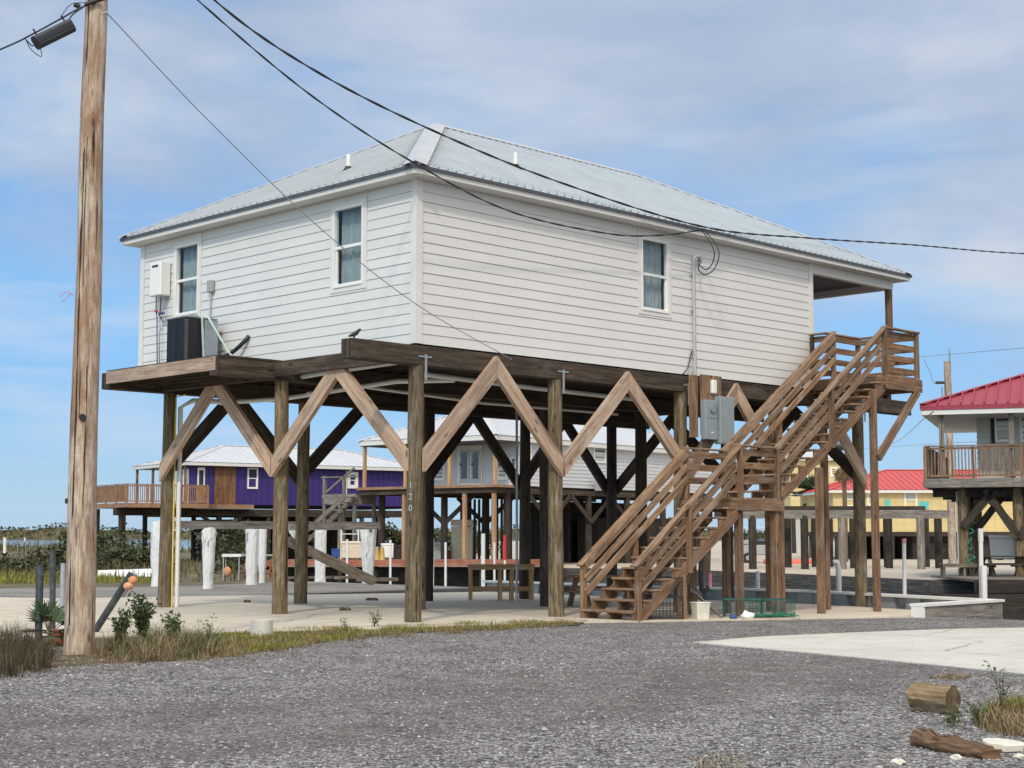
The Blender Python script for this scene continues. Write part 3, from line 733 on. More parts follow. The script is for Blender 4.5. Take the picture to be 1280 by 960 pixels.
# ---- on the left wall: water heater, switch box
wh = cb('water_heater', M['vinyl'], [(-0.30, -0.035, 8.17, 8.62, 6.86, 7.62)], bevel=.02)
cb('exhaust_slot', M['black'], [(-0.304, -0.298, 8.28, 8.52, 7.50, 7.55)], wh)
for i, v in enumerate((8.25, 8.34, 8.43, 8.53)):
    pipe('water_pipe', [(-.17, v, 6.87), (-.17, v, 6.55), (-.16, v+(.05 if i < 2 else -.03), 6.42), (-.10, v, 6.3 if i < 2 else 5.1)], .012, M['black'] if i % 2 else M['steel'], wh)
cb('isolation_valve', M['blue'], [(-.21, -.13, 8.22, 8.40, 6.46, 6.49)], wh); cb('valve_handle', M['red'], [(-.2, -.12, 8.46, 8.56, 6.52, 6.55)], wh)
sb = cb('disconnect_box', M['bin_grey'], [(-0.12, -0.035, 6.46, 6.64, 6.76, 7.02)], bevel=.01)
pipe('conduit', [(-.07, 6.55, 6.77), (-.07, 6.57, 6.1), (-.08, 6.6, 5.9)], .017, M['pipegrey'], sb)
pipe('hose_pipe', [(-.9, 7.2, 5.10), (-.9, 7.2, 5.9), (-.88, 7.16, 5.98), (-.86, 7.10, 5.94)], .014, M['steel'])
pipe('refrigerant_line', [(-.30, 6.0, 5.25), (-.22, 5.55, 5.35), (-.10, 5.25, 5.58), (-.02, 5.2, 5.70)], .045, M['black'], sm=5)
# ---- house number on the front pile
for i, ch in enumerate('120'):
    cu = bpy.data.curves.new('digit', 'FONT'); cu.body = ch; cu.size = 0.165; cu.extrude = 0.004; cu.align_x = 'CENTER'
    ob = bpy.data.objects.new('digit_tmp', cu); COL.objects.link(ob)
    dg = bpy.context.evaluated_depsgraph_get(); me = bpy.data.meshes.new_from_object(ob.evaluated_get(dg)); bpy.data.objects.remove(ob)
    nb = bpy.data.objects.new('house_number', me); COL.objects.link(nb); me.materials.clear(); me.materials.append(M['pipegrey'])
    nb.parent = piles[0]
    an = R_(-45)-math.pi/2+R_(-30)      # faces the road, a little to the left
    px, py = 0.1+0.167*math.cos(an), 0.1+0.167*math.sin(an)
    nb.location = (px, py, 2.44-i*0.205); nb.rotation_euler = (R_(90), 0, an+R_(90))

# ==================================================================== STAIRCASE (own thing, same axes as the house)
st = fempty('wooden_staircase', HF, 'brown timber staircase in two flights with plank railings climbing beside the white raised house', 'staircase')
VN, VF = -2.0, -0.6
def rise(z0, z1, u0, u1, n):
    return z0, (z1-z0)/n, u0, (u1-u0)/(n-1)
def flight(u0, z0, u1, z1, n):
    rz = (z1-z0)/n; ru = (u1-u0)/(n-1)
    sl = rz/ru
    # sawtooth stringers, three of them
    for v in (VN+.055, (VN+VF)/2-.02, VF-.095):
        top = []
        for i in range(n-1):
            top += [(u0+ru*i, z0+rz*i), (u0+ru*i, z0+rz*(i+1)-.039)]
        top[0] = (u0, z0)
        top.append((u1, z1-rz-.039))
        dn = 0.24
        pts = top+[(u1, z1-rz-dn-.03), (u0+ru*1.1, z0+0.0)]
        mb = MB(); mb.prism([(a, v, b) for a, b in reversed(pts)], (0, 0.04, 0)); fixn(mb.build('stringer', M['stair'], st))
    mb = None
    for v in (VN+.012, VF-.052):   # skirt board nailed under the saw teeth
        mb = MB(); mb.beam((u0+.12, v+.02, z0+.03), (u1+.02, v+.02, z1-rz-.10), .038, .19); mb.build('skirt_board', M['stair'], st)
    for i in range(n-1):
        zt = z0+rz*(i+1); a = u0+ru*i
        mb = MB(); j = random.uniform(-.004, .004)
        mb.box(a-.028, a+ru*.5-.012, VN+.035+j, VF-.035+j, zt-.038, zt); mb.box(a+ru*.5-.006, a+ru-.01, VN+.035, VF-.035, zt-.038, zt)
        mb.build('tread', M['rail'], st, .004)
def rails(u0, z0, u1, z1, v, side):
    d = (z1-z0)
    mb = MB(); mb.beam((u0-.12, v, z0-.12*(d/(u1-u0))), (u1+.06, v, z1+.06*(d/(u1-u0))), .145, .04); mb.build('handrail', M['rail'], st, .005)
    for off in (-.10, -.36, -.62):
        mb = MB(); mb.beam((u0, v+side*.06, z0+off), (u1, v+side*.06, z1+off), .038, .135); mb.build('guard_rail', M['rail'], st, .004)
def post(u, v, z0, z1, w=.10, m='stair'):
    mb = MB(); mb.box(u-w/2, u+w/2, v-w/2, v+w/2, z0, z1); return mb.build('post', M[m], st, .006)
LZ, TZ = 2.36, 5.31
flight(3.78, gz(3.8), 7.05, LZ, 12)
flight(8.46, LZ, 12.72, TZ, 16)
for v, s in ((VN, 1), (VF, -1)):
    rails(3.86, 1.09, 7.06, LZ+1.04, v, s); rails(8.44, LZ+1.10, 12.74, TZ+1.09, v, s)
    post(3.86, v, gz(3.8)-.05, 1.07); post(5.42, v, 0.85 if v == VN else .8, 2.17); post(7.11, v, LZ-.26, LZ+1.03); post(8.41, v, LZ-.26, LZ+1.03)
    post(10.5, v, LZ+1.15, LZ+2.44); post(12.75, v, TZ-.3, TZ+1.08)
    # level rails of the middle landing
    mb = MB(); mb.box(7.02, 8.52, v-.072, v+.072, LZ+1.045, LZ+1.083); mb.build('handrail', M['rail'], st, .005)
    for z in (LZ+.93, LZ+.66, LZ+.38):
        mb = MB(); mb.box(7.0, 8.5, v-s*.02+s*.055-.019, v-s*.02+s*.055+.019, z-.068, z+.068); mb.build('guard_rail', M['stair'], st, .004)
mb = MB()
for i in range(10): mb.box(7.02+i*.148, 7.02+i*.148+.14, VN-.02, VF+.02, LZ-.036, LZ)
mb.build('landing_deck', M['rail'], st)
for b in ((6.98, 8.52, VN-.095, VN-.055, LZ-.27, LZ-.04), (6.98, 8.52, VF+.055, VF+.095, LZ-.27, LZ-.04), (6.99, 7.03, VN-.05, VF+.05, LZ-.26, LZ-.04), (8.47, 8.51, VN-.05, VF+.05, LZ-.26, LZ-.04)):
    mb = MB(); mb.box(*b); mb.build('rim_joist', M['stair'], st, .004)
for u, v, z, w in ((5.2, VN+.02, 0.82, .14), (5.2, VF-.02, .82, .14), (7.15, VN+.09, LZ-.28, .14), (7.15, VF-.09, LZ-.28, .14), (8.33, VN+.02, LZ-.28, .14), (8.33, VF-.09, LZ-.28, .14), (8.52, VN+.03, LZ-.29, .13),
                (10.0, VN+.03, 3.06, .14), (10.0, VF-.03, 3.06, .14), (12.23, VN+.03, 4.9, .14), (12.23, VF-.03, 4.9, .14)):
    post(u, v, gz(u)-.05, z, w)
# top landing
mb = MB()
for i in range(10): mb.box(12.70+i*.148, 12.70+i*.148+.14, VN-.06, -0.04, TZ-.038, TZ)
mb.build('landing_deck', M['rail'], st)
for b in ((12.66, 14.24, VN-.10, VN-.06, TZ-.34, TZ-.04), (14.18, 14.22, VN-.05, -.05, TZ-.33, TZ-.04), (12.7, 14.17, -.09, -.05, TZ-.33, TZ-.04), (12.67, 12.71, VN-.05, -.05, TZ-.26, TZ-.04)):
    mb = MB(); mb.box(*b); mb.build('rim_joist', M['stair'], st, .004)
for u, v in ((14.17, VN), (14.12, -.42)): post(u, v, TZ-.3, TZ+1.08)
post(12.68, -.05, TZ-.02, TZ+1.05, .09, 'girder')
def level(p, q, side):
    p, q = V3(p), V3(q); d = (q-p).normalized()
    mb = MB(); mb.beam(p+V3((0, 0, TZ+1.10)), q+V3((0, 0, TZ+1.10)), .145, .04); mb.build('handrail', M['rail'], st, .005)
    for z in (TZ+.98, TZ+.70, TZ+.42, TZ+.14):
        mb = MB(); mb.beam(p+V3(side)*.062+V3((0, 0, z)), q+V3(side)*.062+V3((0, 0, z)), .038, .138); mb.build('guard_rail', M['stair'], st, .004)
level((12.72, VN, 0), (14.24, VN, 0), (0, 1, 0)); level((14.17, VN+.08, 0), (14.17, -.36, 0), (-1, 0, 0)); level((12.72, -.42, 0), (14.08, -.42, 0), (0, -1, 0)); level((12.68, -.52, 0), (12.68, 0.02, 0), (1, 0, 0))
mb = MB(); mb.beam((12.25, VN-.075, 3.35), (14.05, VN-.075, 4.99), .09, .19); mb.build('knee_brace', M['stair'], st, .005)

# ==================================================================== things on and around the house
def thing_mesh(name, mb, m, label, cat, group=None, bevel=0, loc=None, rz=0):
    o = mb.build(name, m, None, bevel)
    if loc is not None: o.location = loc
    o.rotation_euler = (0, 0, rz)
    return tag(o, label, cat, group)
# air conditioner
ac = empty('air_conditioner', HF.W(-0.62, 6.42, 5.102), HF.yaw, 'black square outdoor air conditioner with grey service panel tied down on the wooden platform', 'air conditioner')
mb = MB(); mb.prism([(-.38, -.33, .06), (-.33, -.38, .06), (.33, -.38, .06), (.38, -.33, .06), (.38, .33, .06), (.33, .38, .06), (-.33, .38, .06), (-.38, .33, .06)], (0, 0, .92)); fixn(mb.build('coil_guard', M['coil'], ac))
mb = MB(); mb.box(-.40, .40, -.40, .40, .982, 1.02); top = mb.build('top_cover', M['galvpipe'], ac, .03)
mb = MB(); mb.tube([(0, 0, 1.0), (0, 0, 1.06)], .30, 24, .22); mb.build('fan_grille', M['black'], top)
mb = MB(); mb.box(-.40, .40, -.40, .40, 0, .058); mb.build('base_pan', M['steel'], ac)
mb = MB(); mb.box(0.06, .39, -.402, -.385, .06, .97); mb.build('service_panel', M['galvpipe'], ac)
for x in (-.41, .41): mb = MB(); mb.box(min(x, x*.98), max(x, x*.98), -.012, .012, .058, .98); mb.build('corner_post', M['blackpl'], ac)
for pts in (((-.02, .1, 1.07), (-.02, -.3, 1.06), (-.02, -.42, 1.0), (.02, -.43, .3), (.03, -.43, .12)), ((.1, .1, 1.07), (.12, -.3, 1.06), (.14, -.42, 1.01), (.34, -.85, .3), (.42, -1.1, .02))):
    mb = MB()
    for a, b in zip(pts, pts[1:]): mb.beam(a, b, .05, .006, up=(0, -1, .2))
    mb.build('tie_down_strap', M['straps'], ac)
# bird on the girder end
bd = MB(); base = HF.W(-1.40, 0.03, GZ1)
def skin(name, pts, edges, rad, m, sub=2):
    me = bpy.data.meshes.new(name); me.from_pydata(pts, edges, []); me.update()
    o = bpy.data.objects.new(name, me); COL.objects.link(o)
    md = o.modifiers.new('skin', 'SKIN'); md.use_smooth_shade = True
    for v, r in zip(me.skin_vertices[0].data if me.skin_vertices else [], rad): v.radius = (r, r)
    return o
def skinned(name, pts, edges, rad, m, sub=2):
    bm = bmesh.new(); lay = bm.verts.layers.skin.verify()
    vs = [bm.verts.new(p) for p in pts]
    for v, r in zip(vs, rad): v[lay].radius = (r, r)
    vs[1][lay].use_root = True
    for a, b in edges: bm.edges.new((vs[a], vs[b]))
    me = bpy.data.meshes.new(name); bm.to_mesh(me); bm.free(); me.materials.append(m)
    o = bpy.data.objects.new(name, me); COL.objects.link(o)
    o.modifiers.new('skin', 'SKIN').use_smooth_shade = True
    sd = o.modifiers.new('sub', 'SUBSURF'); sd.levels = sub; sd.render_levels = sub
    return o
bp = [(-.13, 0, .03), (-.05, 0, .075), (.02, 0, .10), (.055, 0, .14), (.075, 0, .165), (.115, 0, .16), (-.02, .02, .03), (-.015, .02, .0), (-.02, -.02, .03), (-.015, -.02, .0)]
b = skinned('bird', bp, [(0, 1), (1, 2), (2, 3), (3, 4), (4, 5), (1, 6), (6, 7), (1, 8), (8, 9)], [.012, .042, .045, .03, .026, .005, .008, .004, .008, .004], M['bird'])
b.location = base+V3((0, 0, .003)); b.rotation_euler = (0, 0, R_(20)); tag(b, 'small black bird perched on the projecting end of the front girder', 'bird')

# ==================================================================== GROUND, WATER
def poly(name, m, pts, z=None, kind='structure', th=None, fr=HF):
    """flat or tilted sheet; pts in house axes (u, v) -> height from gz unless z is given; th adds a skirt"""
    P = [fr.W(u, v, gz(u) if z is None else z) for u, v in pts]
    bm = bmesh.new(); vs = [bm.verts.new(p) for p in P]; f = bm.faces.new(vs)
    if f.normal.z < 0: f.normal_flip()
    bm.normal_update()
    if th:
        lo = [bm.verts.new(p-V3((0, 0, th))) for p in P]; n = len(P)
        for i in range(n): bm.faces.new((vs[i], vs[(i+1) % n], lo[(i+1) % n], lo[i]))
    bmesh.ops.triangulate(bm, faces=[q for q in bm.faces if len(q.verts) > 4])
    bmesh.ops.recalc_face_normals(bm, faces=bm.faces)
    if not th:
        for q in bm.faces:
            if q.normal.z < 0: q.normal_flip()
    me = bpy.data.meshes.new(name); bm.to_mesh(me); bm.free(); me.materials.append(m)
    o = bpy.data.objects.new(name, me); COL.objects.link(o)
    return tag(o, kind=kind)
def luv(p): q = HF.L(p); return (q.x, q.y)
def xy(x, y): return luv(V3((x, y, 0)))
WZ = -0.85
poly('seabed', M['mud'], [xy(-4000, -400), xy(4000, -400), xy(4000, 6000), xy(-4000, 6000)], z=-3.0)
poly('water', M['water'], [xy(-4000, -300), xy(4000, -300), xy(4000, 6000), xy(-4000, 6000)], z=WZ)
# gravel lot: level near the road, then falling gently towards the canal
lotA = [(1.0, -60), (1.0, 60), (-60, 60), (-60, -60)]
poly('gravel_lot', M['gravel'], lotA)
poly('gravel_slope', M['gravel'], [(1.0, -60), (11.8, -30), (11.6, -4.3), (13.6, -4.0), (15.5, 2.0), (15.5, 14.2), (1.0, 14.2)], th=2.0)
slab = [luv(G(x, y)) for x, y in ((-140, 806), (0, 801), (180, 796), (330, 790.5), (430, 788), (520, 786), (620, 782), (700, 778.5))]
slab += [(4.2, -2.15), (8.5, -3.3), (11.3, -3.95), (13.45, -3.85), (15.4, 2.0), (15.4, 14.0), (1.0, 14.0)]
slab += [luv(G(-140, 746))]
def sheet(name, m, pts, lift, kind='structure', jag=0.0):
    """a sheet lift above the lot, following its fall (split where the fall starts)"""
    bm = bmesh.new(); vs = [bm.verts.new((u, v, 0)) for u, v in pts]; bm.faces.new(vs)
    g = bm.verts[:]+bm.edges[:]+bm.faces[:]
    bmesh.ops.bisect_plane(bm, geom=g, plane_co=(1.0, 0, 0), plane_no=(1, 0, 0))
    bmesh.ops.triangulate(bm, faces=bm.faces[:])
    for v in bm.verts: v.co.z = gz(v.co.x)+lift
    low = bmesh.ops.extrude_face_region(bm, geom=bm.faces[:])
    for v in [q for q in low['geom'] if isinstance(q, bmesh.types.BMVert)]: v.co.z += 0.0
    for v in bm.verts: pass
    for v in [q for q in bm.verts if q not in low['geom']]: v.co.z -= lift+.05
    bmesh.ops.recalc_face_normals(bm, faces=bm.faces[:])
    me = bpy.data.meshes.new(name); bm.to_mesh(me); bm.free(); me.materials.append(m)
    o = bpy.data.objects.new(name, me); COL.objects.link(o); o.location = HF.o; o.rotation_euler = (0, 0, HF.yaw)
    return tag(o, kind=kind)
sheet('house_slab', M['slab'], slab, 0.03)
# control joints sawn in the slab
sheet('driveway_pad', M['pad'], [luv(G(x, y, -.02)) for x, y in ((866, 805.5), (1000, 817.5), (1150, 832), (1290, 846.5), (1420, 861), (1500, 800), (1330, 778), (1200, 782), (1080, 789), (960, 797))], 0.014)
# old concrete apron beyond the slab, marsh, far bank
poly('old_apron', M['olddock'], [(-40, 14.05), (15.5, 14.25), (15.6, 23.5), (10, 22.4), (4, 24.2), (-40, 30)], z=-0.06, th=2)
marshpts = [xy(-7.9, 56.3), xy(-12.3, 78), xy(-13, 90), xy(-4, 96), xy(-6, 135), xy(-60, 210), xy(-300, 260), xy(-300, 52)]
marshpts = [(15.62, 23.6)]+marshpts+[(-40, 30.1), (4, 24.3), (10, 22.5)]
poly('marsh', M['marsh'], marshpts, z=-0.12, th=2)
poly('far_bank', M['farslab'], [xy(*p) for p in ((-12.3, 78.1), (0, 79), (8, 75), (12, 66), (15.5, 57), (22, 52), (70, 46), (300, 60), (300, 400), (-6, 400), (-6, 135.2), (-4, 96.2), (-13, 90.2))], z=-0.05, th=2)
fb = empty('bulkhead', (0, 0, 0), 0, 'dark grey plank wall holding the far bank of the canal', 'bulkhead')
fbl = ((-12.5, 77.9), (0, 78.8), (7.9, 74.85), (11.85, 65.9), (15.3, 56.9), (21.9, 51.8), (70, 45.8))
for (a, b) in zip(fbl, fbl[1:]):
    mb = MB(); A, B_2 = V3((a[0], a[1], 0)), V3((b[0], b[1], 0))
    for i in range(5): mb.beam(A+V3((0, 0, -.16-i*.235)), B_2+V3((0, 0, -.16-i*.235)), .08+.03*(i % 2), .225)
    mb.build('plank_wall', M['fbank'], fb)
# loose stones on the gravel near the camera
mb = MB(); oct_ = [(1, 0, 0), (-1, 0, 0), (0, 1, 0), (0, -1, 0), (0, 0, 1), (0, 0, -1)]
of = [(0, 2, 4), (2, 1, 4), (1, 3, 4), (3, 0, 4), (2, 0, 5), (1, 2, 5), (3, 1, 5), (0, 3, 5)]
rs = random.Random(3)
for i in range(38000):
    Y = 8.5+20*rs.random()**1.9; X = Y*rs.uniform(-.38, .38)
    q = HF.L(V3((X, Y, 0)))
    if q.x > 1.5 or (q.y > -0.6 and q.x < 1.5): continue
    r = rs.uniform(.007, .021)*(1+.8*(rs.random() > .97)); an = rs.uniform(0, 6.28); c, s = math.cos(an), math.sin(an)
    if abs(Y-.85*X-15.2) < 2.2 and rs.random() < .6: continue
    vs = []
    for (x, y, z) in oct_:
        k1, k2, k3 = rs.uniform(.7, 1.3), rs.uniform(.5, 1.0), rs.uniform(.35, .75)
        a, b_ = x*r*k1, y*r*k2; vs.append((X+a*c-b_*s, Y+a*s+b_*c, z*r*k3+r*.12))
    mb.mesh(vs, of, [[(0, 0), (0, 1), (1, 1)]]*8)
tag(mb.build('gravel_stones', M['stone']), 'loose grey crushed stones scattered over the gravel lot', 'gravel', kind='stuff')

# ==================================================================== GRASS, WEEDS
def blade(mb, x, y, z, h, w, lean, an):
    c, s = math.cos(an), math.sin(an); p = an+1.57+random.uniform(-.6, .6); cx, cy = math.cos(p)*w, math.sin(p)*w
    b0 = V3((x, y, z)); m_ = b0+V3((c*lean*.35, s*lean*.35, h*.6)); t = b0+V3((c*lean, s*lean, h))
    sd = V3((cx, cy, 0))
    mb.face([b0-sd, b0+sd, m_+sd*.6, m_-sd*.6]); i = len(mb.v)
    mb.v.append(tuple(t)); mb.f.append((i-2, i-1, i)[::1] if False else (i-1, i-2, i)); mb.uv.append([(0, 0), (1, 0), (1, 1)]); mb.sm.append(False)
def patch(name, m, pts, n, h, label, cat, zf=lambda u: gz(u), w=.004, lean=.5, dens=None, rnd=5):
    rr = random.Random(rnd); us = [p[0] for p in pts]; vs_ = [p[1] for p in pts]; mb = MB(); c = 0
    def inside(a, b):
        r = False; j = len(pts)-1
        for i in range(len(pts)):
            (xi, yi), (xj, yj) = pts[i], pts[j]
            if (yi > b) != (yj > b) and a < (xj-xi)*(b-yi)/(yj-yi)+xi: r = not r
            j = i
        return r
    tries = 0
    while c < n and tries < n*30:
        tries += 1
        a, b = rr.uniform(min(us), max(us)), rr.uniform(min(vs_), max(vs_))
        if not inside(a, b): continue
        if dens and rr.random() > dens(a, b): continue
        p = HF.W(a, b, zf(a)-.01); hh = h*rr.uniform(.3, 1.1)*(.55+.5*(1+math.sin(a*4.3+1.7*math.sin(b*3.1)))/2+.25*rr.random()**4)
        blade(mb, p.x, p.y, p.z, hh, w*rr.uniform(.7, 1.4), hh*lean*rr.uniform(.2, 1.3), rr.uniform(0, 6.28)); c += 1
    return tag(mb.build(name, m), label, cat, kind='stuff')
def tufts(name, m, pts, ntuft, nb, h, label, cat, w=.004, spread=.11, lean=.55, rnd=5):
    rr = random.Random(rnd); us = [p[0] for p in pts]; vs_ = [p[1] for p in pts]; mb = MB(); c = 0
    random.seed(rnd)
    while c < ntuft:
        a, b = rr.uniform(min(us), max(us)), rr.uniform(min(vs_), max(vs_)); r = False; j = len(pts)-1
        for i in range(len(pts)):
            (xi, yi), (xj, yj) = pts[i], pts[j]
            if (yi > b) != (yj > b) and a < (xj-xi)*(b-yi)/(yj-yi)+xi: r = not r
            j = i
        if not r: continue
        c += 1; p = HF.W(a, b, gz(a)-.01); hh = h*rr.uniform(.35, 1.0); sp_ = spread*rr.uniform(.5, 1.3)
        for k in range(int(nb*rr.uniform(.5, 1.3))):
            an = rr.uniform(0, 6.28); d = sp_*rr.random(); h2_ = hh*rr.uniform(.45, 1.1)
            blade(mb, p.x+math.cos(an)*d, p.y+math.sin(an)*d, p.z, h2_, w*rr.uniform(.6, 1.3), h2_*lean*rr.uniform(.1, 1.5), an+rr.uniform(-.9, .9))
    return tag(mb.build(name, m), label, cat, kind='stuff')
def clump(s):   # uneven cover
    return lambda a, b: 0.15+0.85*max(0, min(1, .5+1.3*math.sin(a*s+1.3*math.sin(b*s*1.7))*math.cos(b*s*.8+.6*math.sin(a*s*2.1))))
vg = lambda *q: [luv(G(x, y)) for x, y in q]
poly('verge', M['verge'], vg((-80, 803), (40, 799), (180, 795), (330, 789), (520, 783.5), (640, 779), (735, 775.5), (722, 781.5), (640, 786), (520, 791), (430, 799), (330, 815), (250, 825), (130, 828), (-80, 852)), z=0.004)
patch('turf', M['grassg'], vg((235, 797), (330, 789), (520, 783), (720, 776), (715, 782), (560, 789), (450, 796), (380, 808), (300, 820), (250, 822)), 13000, .10, 'short yellow green turf along the slab edge', 'grass', w=.006, dens=clump(2.2))
tufts('dry_grass', M['grassb'], vg((112, 814), (200, 800), (290, 797), (430, 790), (720, 777.5), (715, 782.5), (450, 800), (330, 818), (262, 827), (130, 831)), 230, 22, .17, 'dry brown weeds and grass along the road verge', 'grass', lean=.9, spread=.13)
tufts('thatch', M['grassb'], vg((112, 816), (200, 800), (290, 798), (430, 791), (725, 777.5), (715, 783), (450, 801), (330, 820), (262, 830), (130, 834), (40, 838), (40, 826)), 420, 18, .08, 'flattened dead thatch straggling from the verge onto the gravel', 'grass', lean=2.2, spread=.2, rnd=29)
tufts('tall_dry_grass', M['grassb'], vg((122, 816), (190, 803), (265, 802), (272, 820), (200, 829), (125, 830)), 64, 36, .42, 'tall dry brown grass right of the utility pole', 'grass', lean=.95, spread=.16, w=.004, rnd=9)
tufts('tall_green_grass', M['leaf2'], vg((122, 814), (190, 800), (262, 800), (266, 820), (200, 828), (125, 829)), 50, 34, .40, 'tall green grass mixed among the brown right of the utility pole', 'grass', lean=.95, spread=.14, w=.005, rnd=19)
tufts('dark_grass', M['grassd'], vg((-70, 812), (20, 806), (56, 815), (62, 838), (20, 848), (-70, 855)), 95, 60, .46, 'dark brown grass tussock at the lower left corner', 'grass', lean=.5, spread=.16, w=.004, rnd=4)
patch('corner_dry_grass', M['grassb'], vg((1212, 905), (1250, 888), (1330, 880), (1400, 925), (1300, 925), (1240, 918)), 4200, .14, 'brown dead grass at the right edge behind the rotten timber', 'grass', lean=.9, rnd=12)
patch('corner_green_grass', M['grassg'], vg((1215, 897), (1260, 880), (1330, 870), (1400, 892), (1300, 892), (1240, 892)), 2500, .15, 'green grass tuft at the right edge of the gravel', 'grass', lean=.6, rnd=13)
patch('gravel_weeds', M['grassb'], vg((1160, 848), (1190, 844), (1218, 847), (1195, 851)), 500, .06, 'flat brown weed patch in the gravel beside the pale concrete pad', 'grass', lean=1.2, rnd=14)
patch('gravel_dead_grass', M['grassb'], vg((860, 950), (900, 944), (935, 950), (920, 968), (870, 968)), 350, .05, 'thin dead grass at the bottom edge of the gravel', 'grass', lean=1.2, rnd=15)
patch('pad_edge_weeds', M['grassb'], vg((905, 797), (925, 794), (945, 796), (930, 799)), 300, .05, 'brown weeds at the far left tip of the pale pad', 'grass', lean=1.3, rnd=16)
mg = [xy(-60, 62), xy(-9.5, 56.5), xy(-12.5, 78), xy(-13, 90), xy(-60, 120)]
patch('marsh_grass', M['marshgrass'], mg, 9000, .52, 'tan green marsh grass beyond the old apron', 'marsh grass', zf=lambda u: -.12, w=.025, lean=.4, dens=clump(.35), rnd=21)
patch('apron_grass', M['grassg'], [luv(G(x, y, -.1)) for x, y in ((-60, 717), (60, 716), (110, 722), (190, 724), (190, 729), (60, 729), (-60, 731))], 4200, .28, 'low green and yellow marsh plants at the apron edge', 'grass', zf=lambda u: -.12, w=.02, rnd=22)

def leaf(mb, p, r, d=None):
    a = V3((random.gauss(0, 1), random.gauss(0, 1), random.gauss(0, .8))).normalized(); b = a.cross(V3((random.gauss(0, 1), random.gauss(0, 1), random.gauss(0, 1)))).normalized()
    mb.face([p-a*r, p+b*r*.45, p+a*r, p-b*r*.45])
def bush(name, loc, rx, ry, h, n, ls, label, cat='bush', group=None, m='leaf', stems=5, seed=1):
    random.seed(seed); r = empty(name, loc, 0, label, cat, group); mb = MB(); sm = MB(); cl = []
    for i in range(max(6, stems*3)):
        a = random.uniform(0, 6.28); q = random.random()**.6
        cl.append((V3((math.cos(a)*rx*q, math.sin(a)*ry*q, h*random.uniform(.2, .95)*(1-.35*q))), random.uniform(.16, .34)*min(rx+ry, 2*h)*.7))
    for i in range(n):
        c, s = random.choice(cl); p = c+V3((random.gauss(0, .5), random.gauss(0, .5), random.gauss(0, .42)))*s
        if p.z < .02: p.z = random.uniform(.02, .3)*h
        leaf(mb, p, ls*random.uniform(.6, 1.4))
    for c, s in cl[:max(stems, 4)]:
        sm.tube([(random.uniform(-.1, .1)*rx, random.uniform(-.1, .1)*ry, -.05), c*.5+V3((0, 0, .05*h)), c], .018*h+.004, 5, .006)
    mb.build('foliage', M[m], r); sm.build('stems', M['stem'], r)
    return r
bush('shrub', at(150, 690, 75).xy.to_3d()+V3((-.6, 0, -.12)), 3.4, 2.0, 1.55, 2200, .12, 'wide dark green shrub left of the white dock beside the utility pole', seed=2, group='marsh shrubs')
bush('shrub', at(72, 690, 70).xy.to_3d()+V3((0, 0, -.12)), 2.6, 1.8, 1.05, 1700, .12, 'dark green shrub left of the utility pole beyond the apron', seed=3, group='marsh shrubs')
bush('shrub', at(110, 690, 82).xy.to_3d()+V3((0, 0, -.12)), 2.2, 1.8, 2.1, 1700, .12, 'tallest dark green shrub directly behind the utility pole', seed=4, group='marsh shrubs')
bush('shrub', at(292, 690, 70).xy.to_3d()+V3((0, 0, -.12)), 1.7, 1.5, 2.3, 1800, .11, 'rounded green shrub between the white peeling piles under the grey beam', seed=5, group='marsh shrubs')
bush('shrub', at(30, 700, 68).xy.to_3d()+V3((0, 0, -.12)), 2.2, 1.2, .55, 700, .1, 'low straggly shrub at the far left edge of the apron', seed=6, group='marsh shrubs')
# leafy weeds right of the pole
def weed(loc, h, n, label, seed, m='leaf2', ls=.035, group='leafy weeds on the verge'):
    random.seed(seed); r = empty('leafy_weed', loc, 0, label, 'weed', group); mb, sm = MB(), MB()
    for i in range(n):
        a = random.uniform(0, 6.28); hh = h*random.uniform(.55, 1); le = random.uniform(.05, .4)*hh
        pts = [V3((math.cos(a)*le*t*t, math.sin(a)*le*t*t, hh*t)) for t in (0, .35, .7, 1)]
        sm.tube(pts, .006, 4, .002)
        for k in range(int(26*hh/.6)+4):
            t = random.uniform(.25, 1.05); p = V3((math.cos(a)*le*t*t, math.sin(a)*le*t*t, hh*t))
            leaf(mb, p+V3((random.gauss(0, 1), random.gauss(0, 1), random.gauss(0, .5)))*.035, ls*random.uniform(.6, 1.3))
    mb.build('foliage', M[m], r); sm.build('stems', M['stem'], r); return r
weed(G(178, 806), .74, 34, 'tallest leafy green weed right of the utility pole', 31)
weed(G(150, 812), .56, 28, 'bushy green weed close beside the utility pole base', 32)
weed(G(215, 810), .50, 24, 'green weed among tall brown grass near the white pipe pile', 33)
weed(G(262, 806), .46, 4, 'thin sparse weed with seed heads left of the round concrete block', 34, ls=.022)
weed(G(468, 786), .34, 6, 'small dark weed left of the numbered front pile', 35, ls=.025)
weed(G(432, 792), .26, 5, 'little weed tuft midway along the turf strip', 36, ls=.02)
weed(G(1252, 892), .50, 4, 'tall thin pale weed at the right edge of the gravel', 37, ls=.022, group='weeds by the rotten timber')
weed(G(1222, 906), .20, 12, 'low bright green weed behind the rotten timber', 38, ls=.02, group='weeds by the rotten timber')
weed(G(1192, 909), .17, 12, 'low green weed between log and rotten timber', 39, ls=.02, group='weeds by the rotten timber')
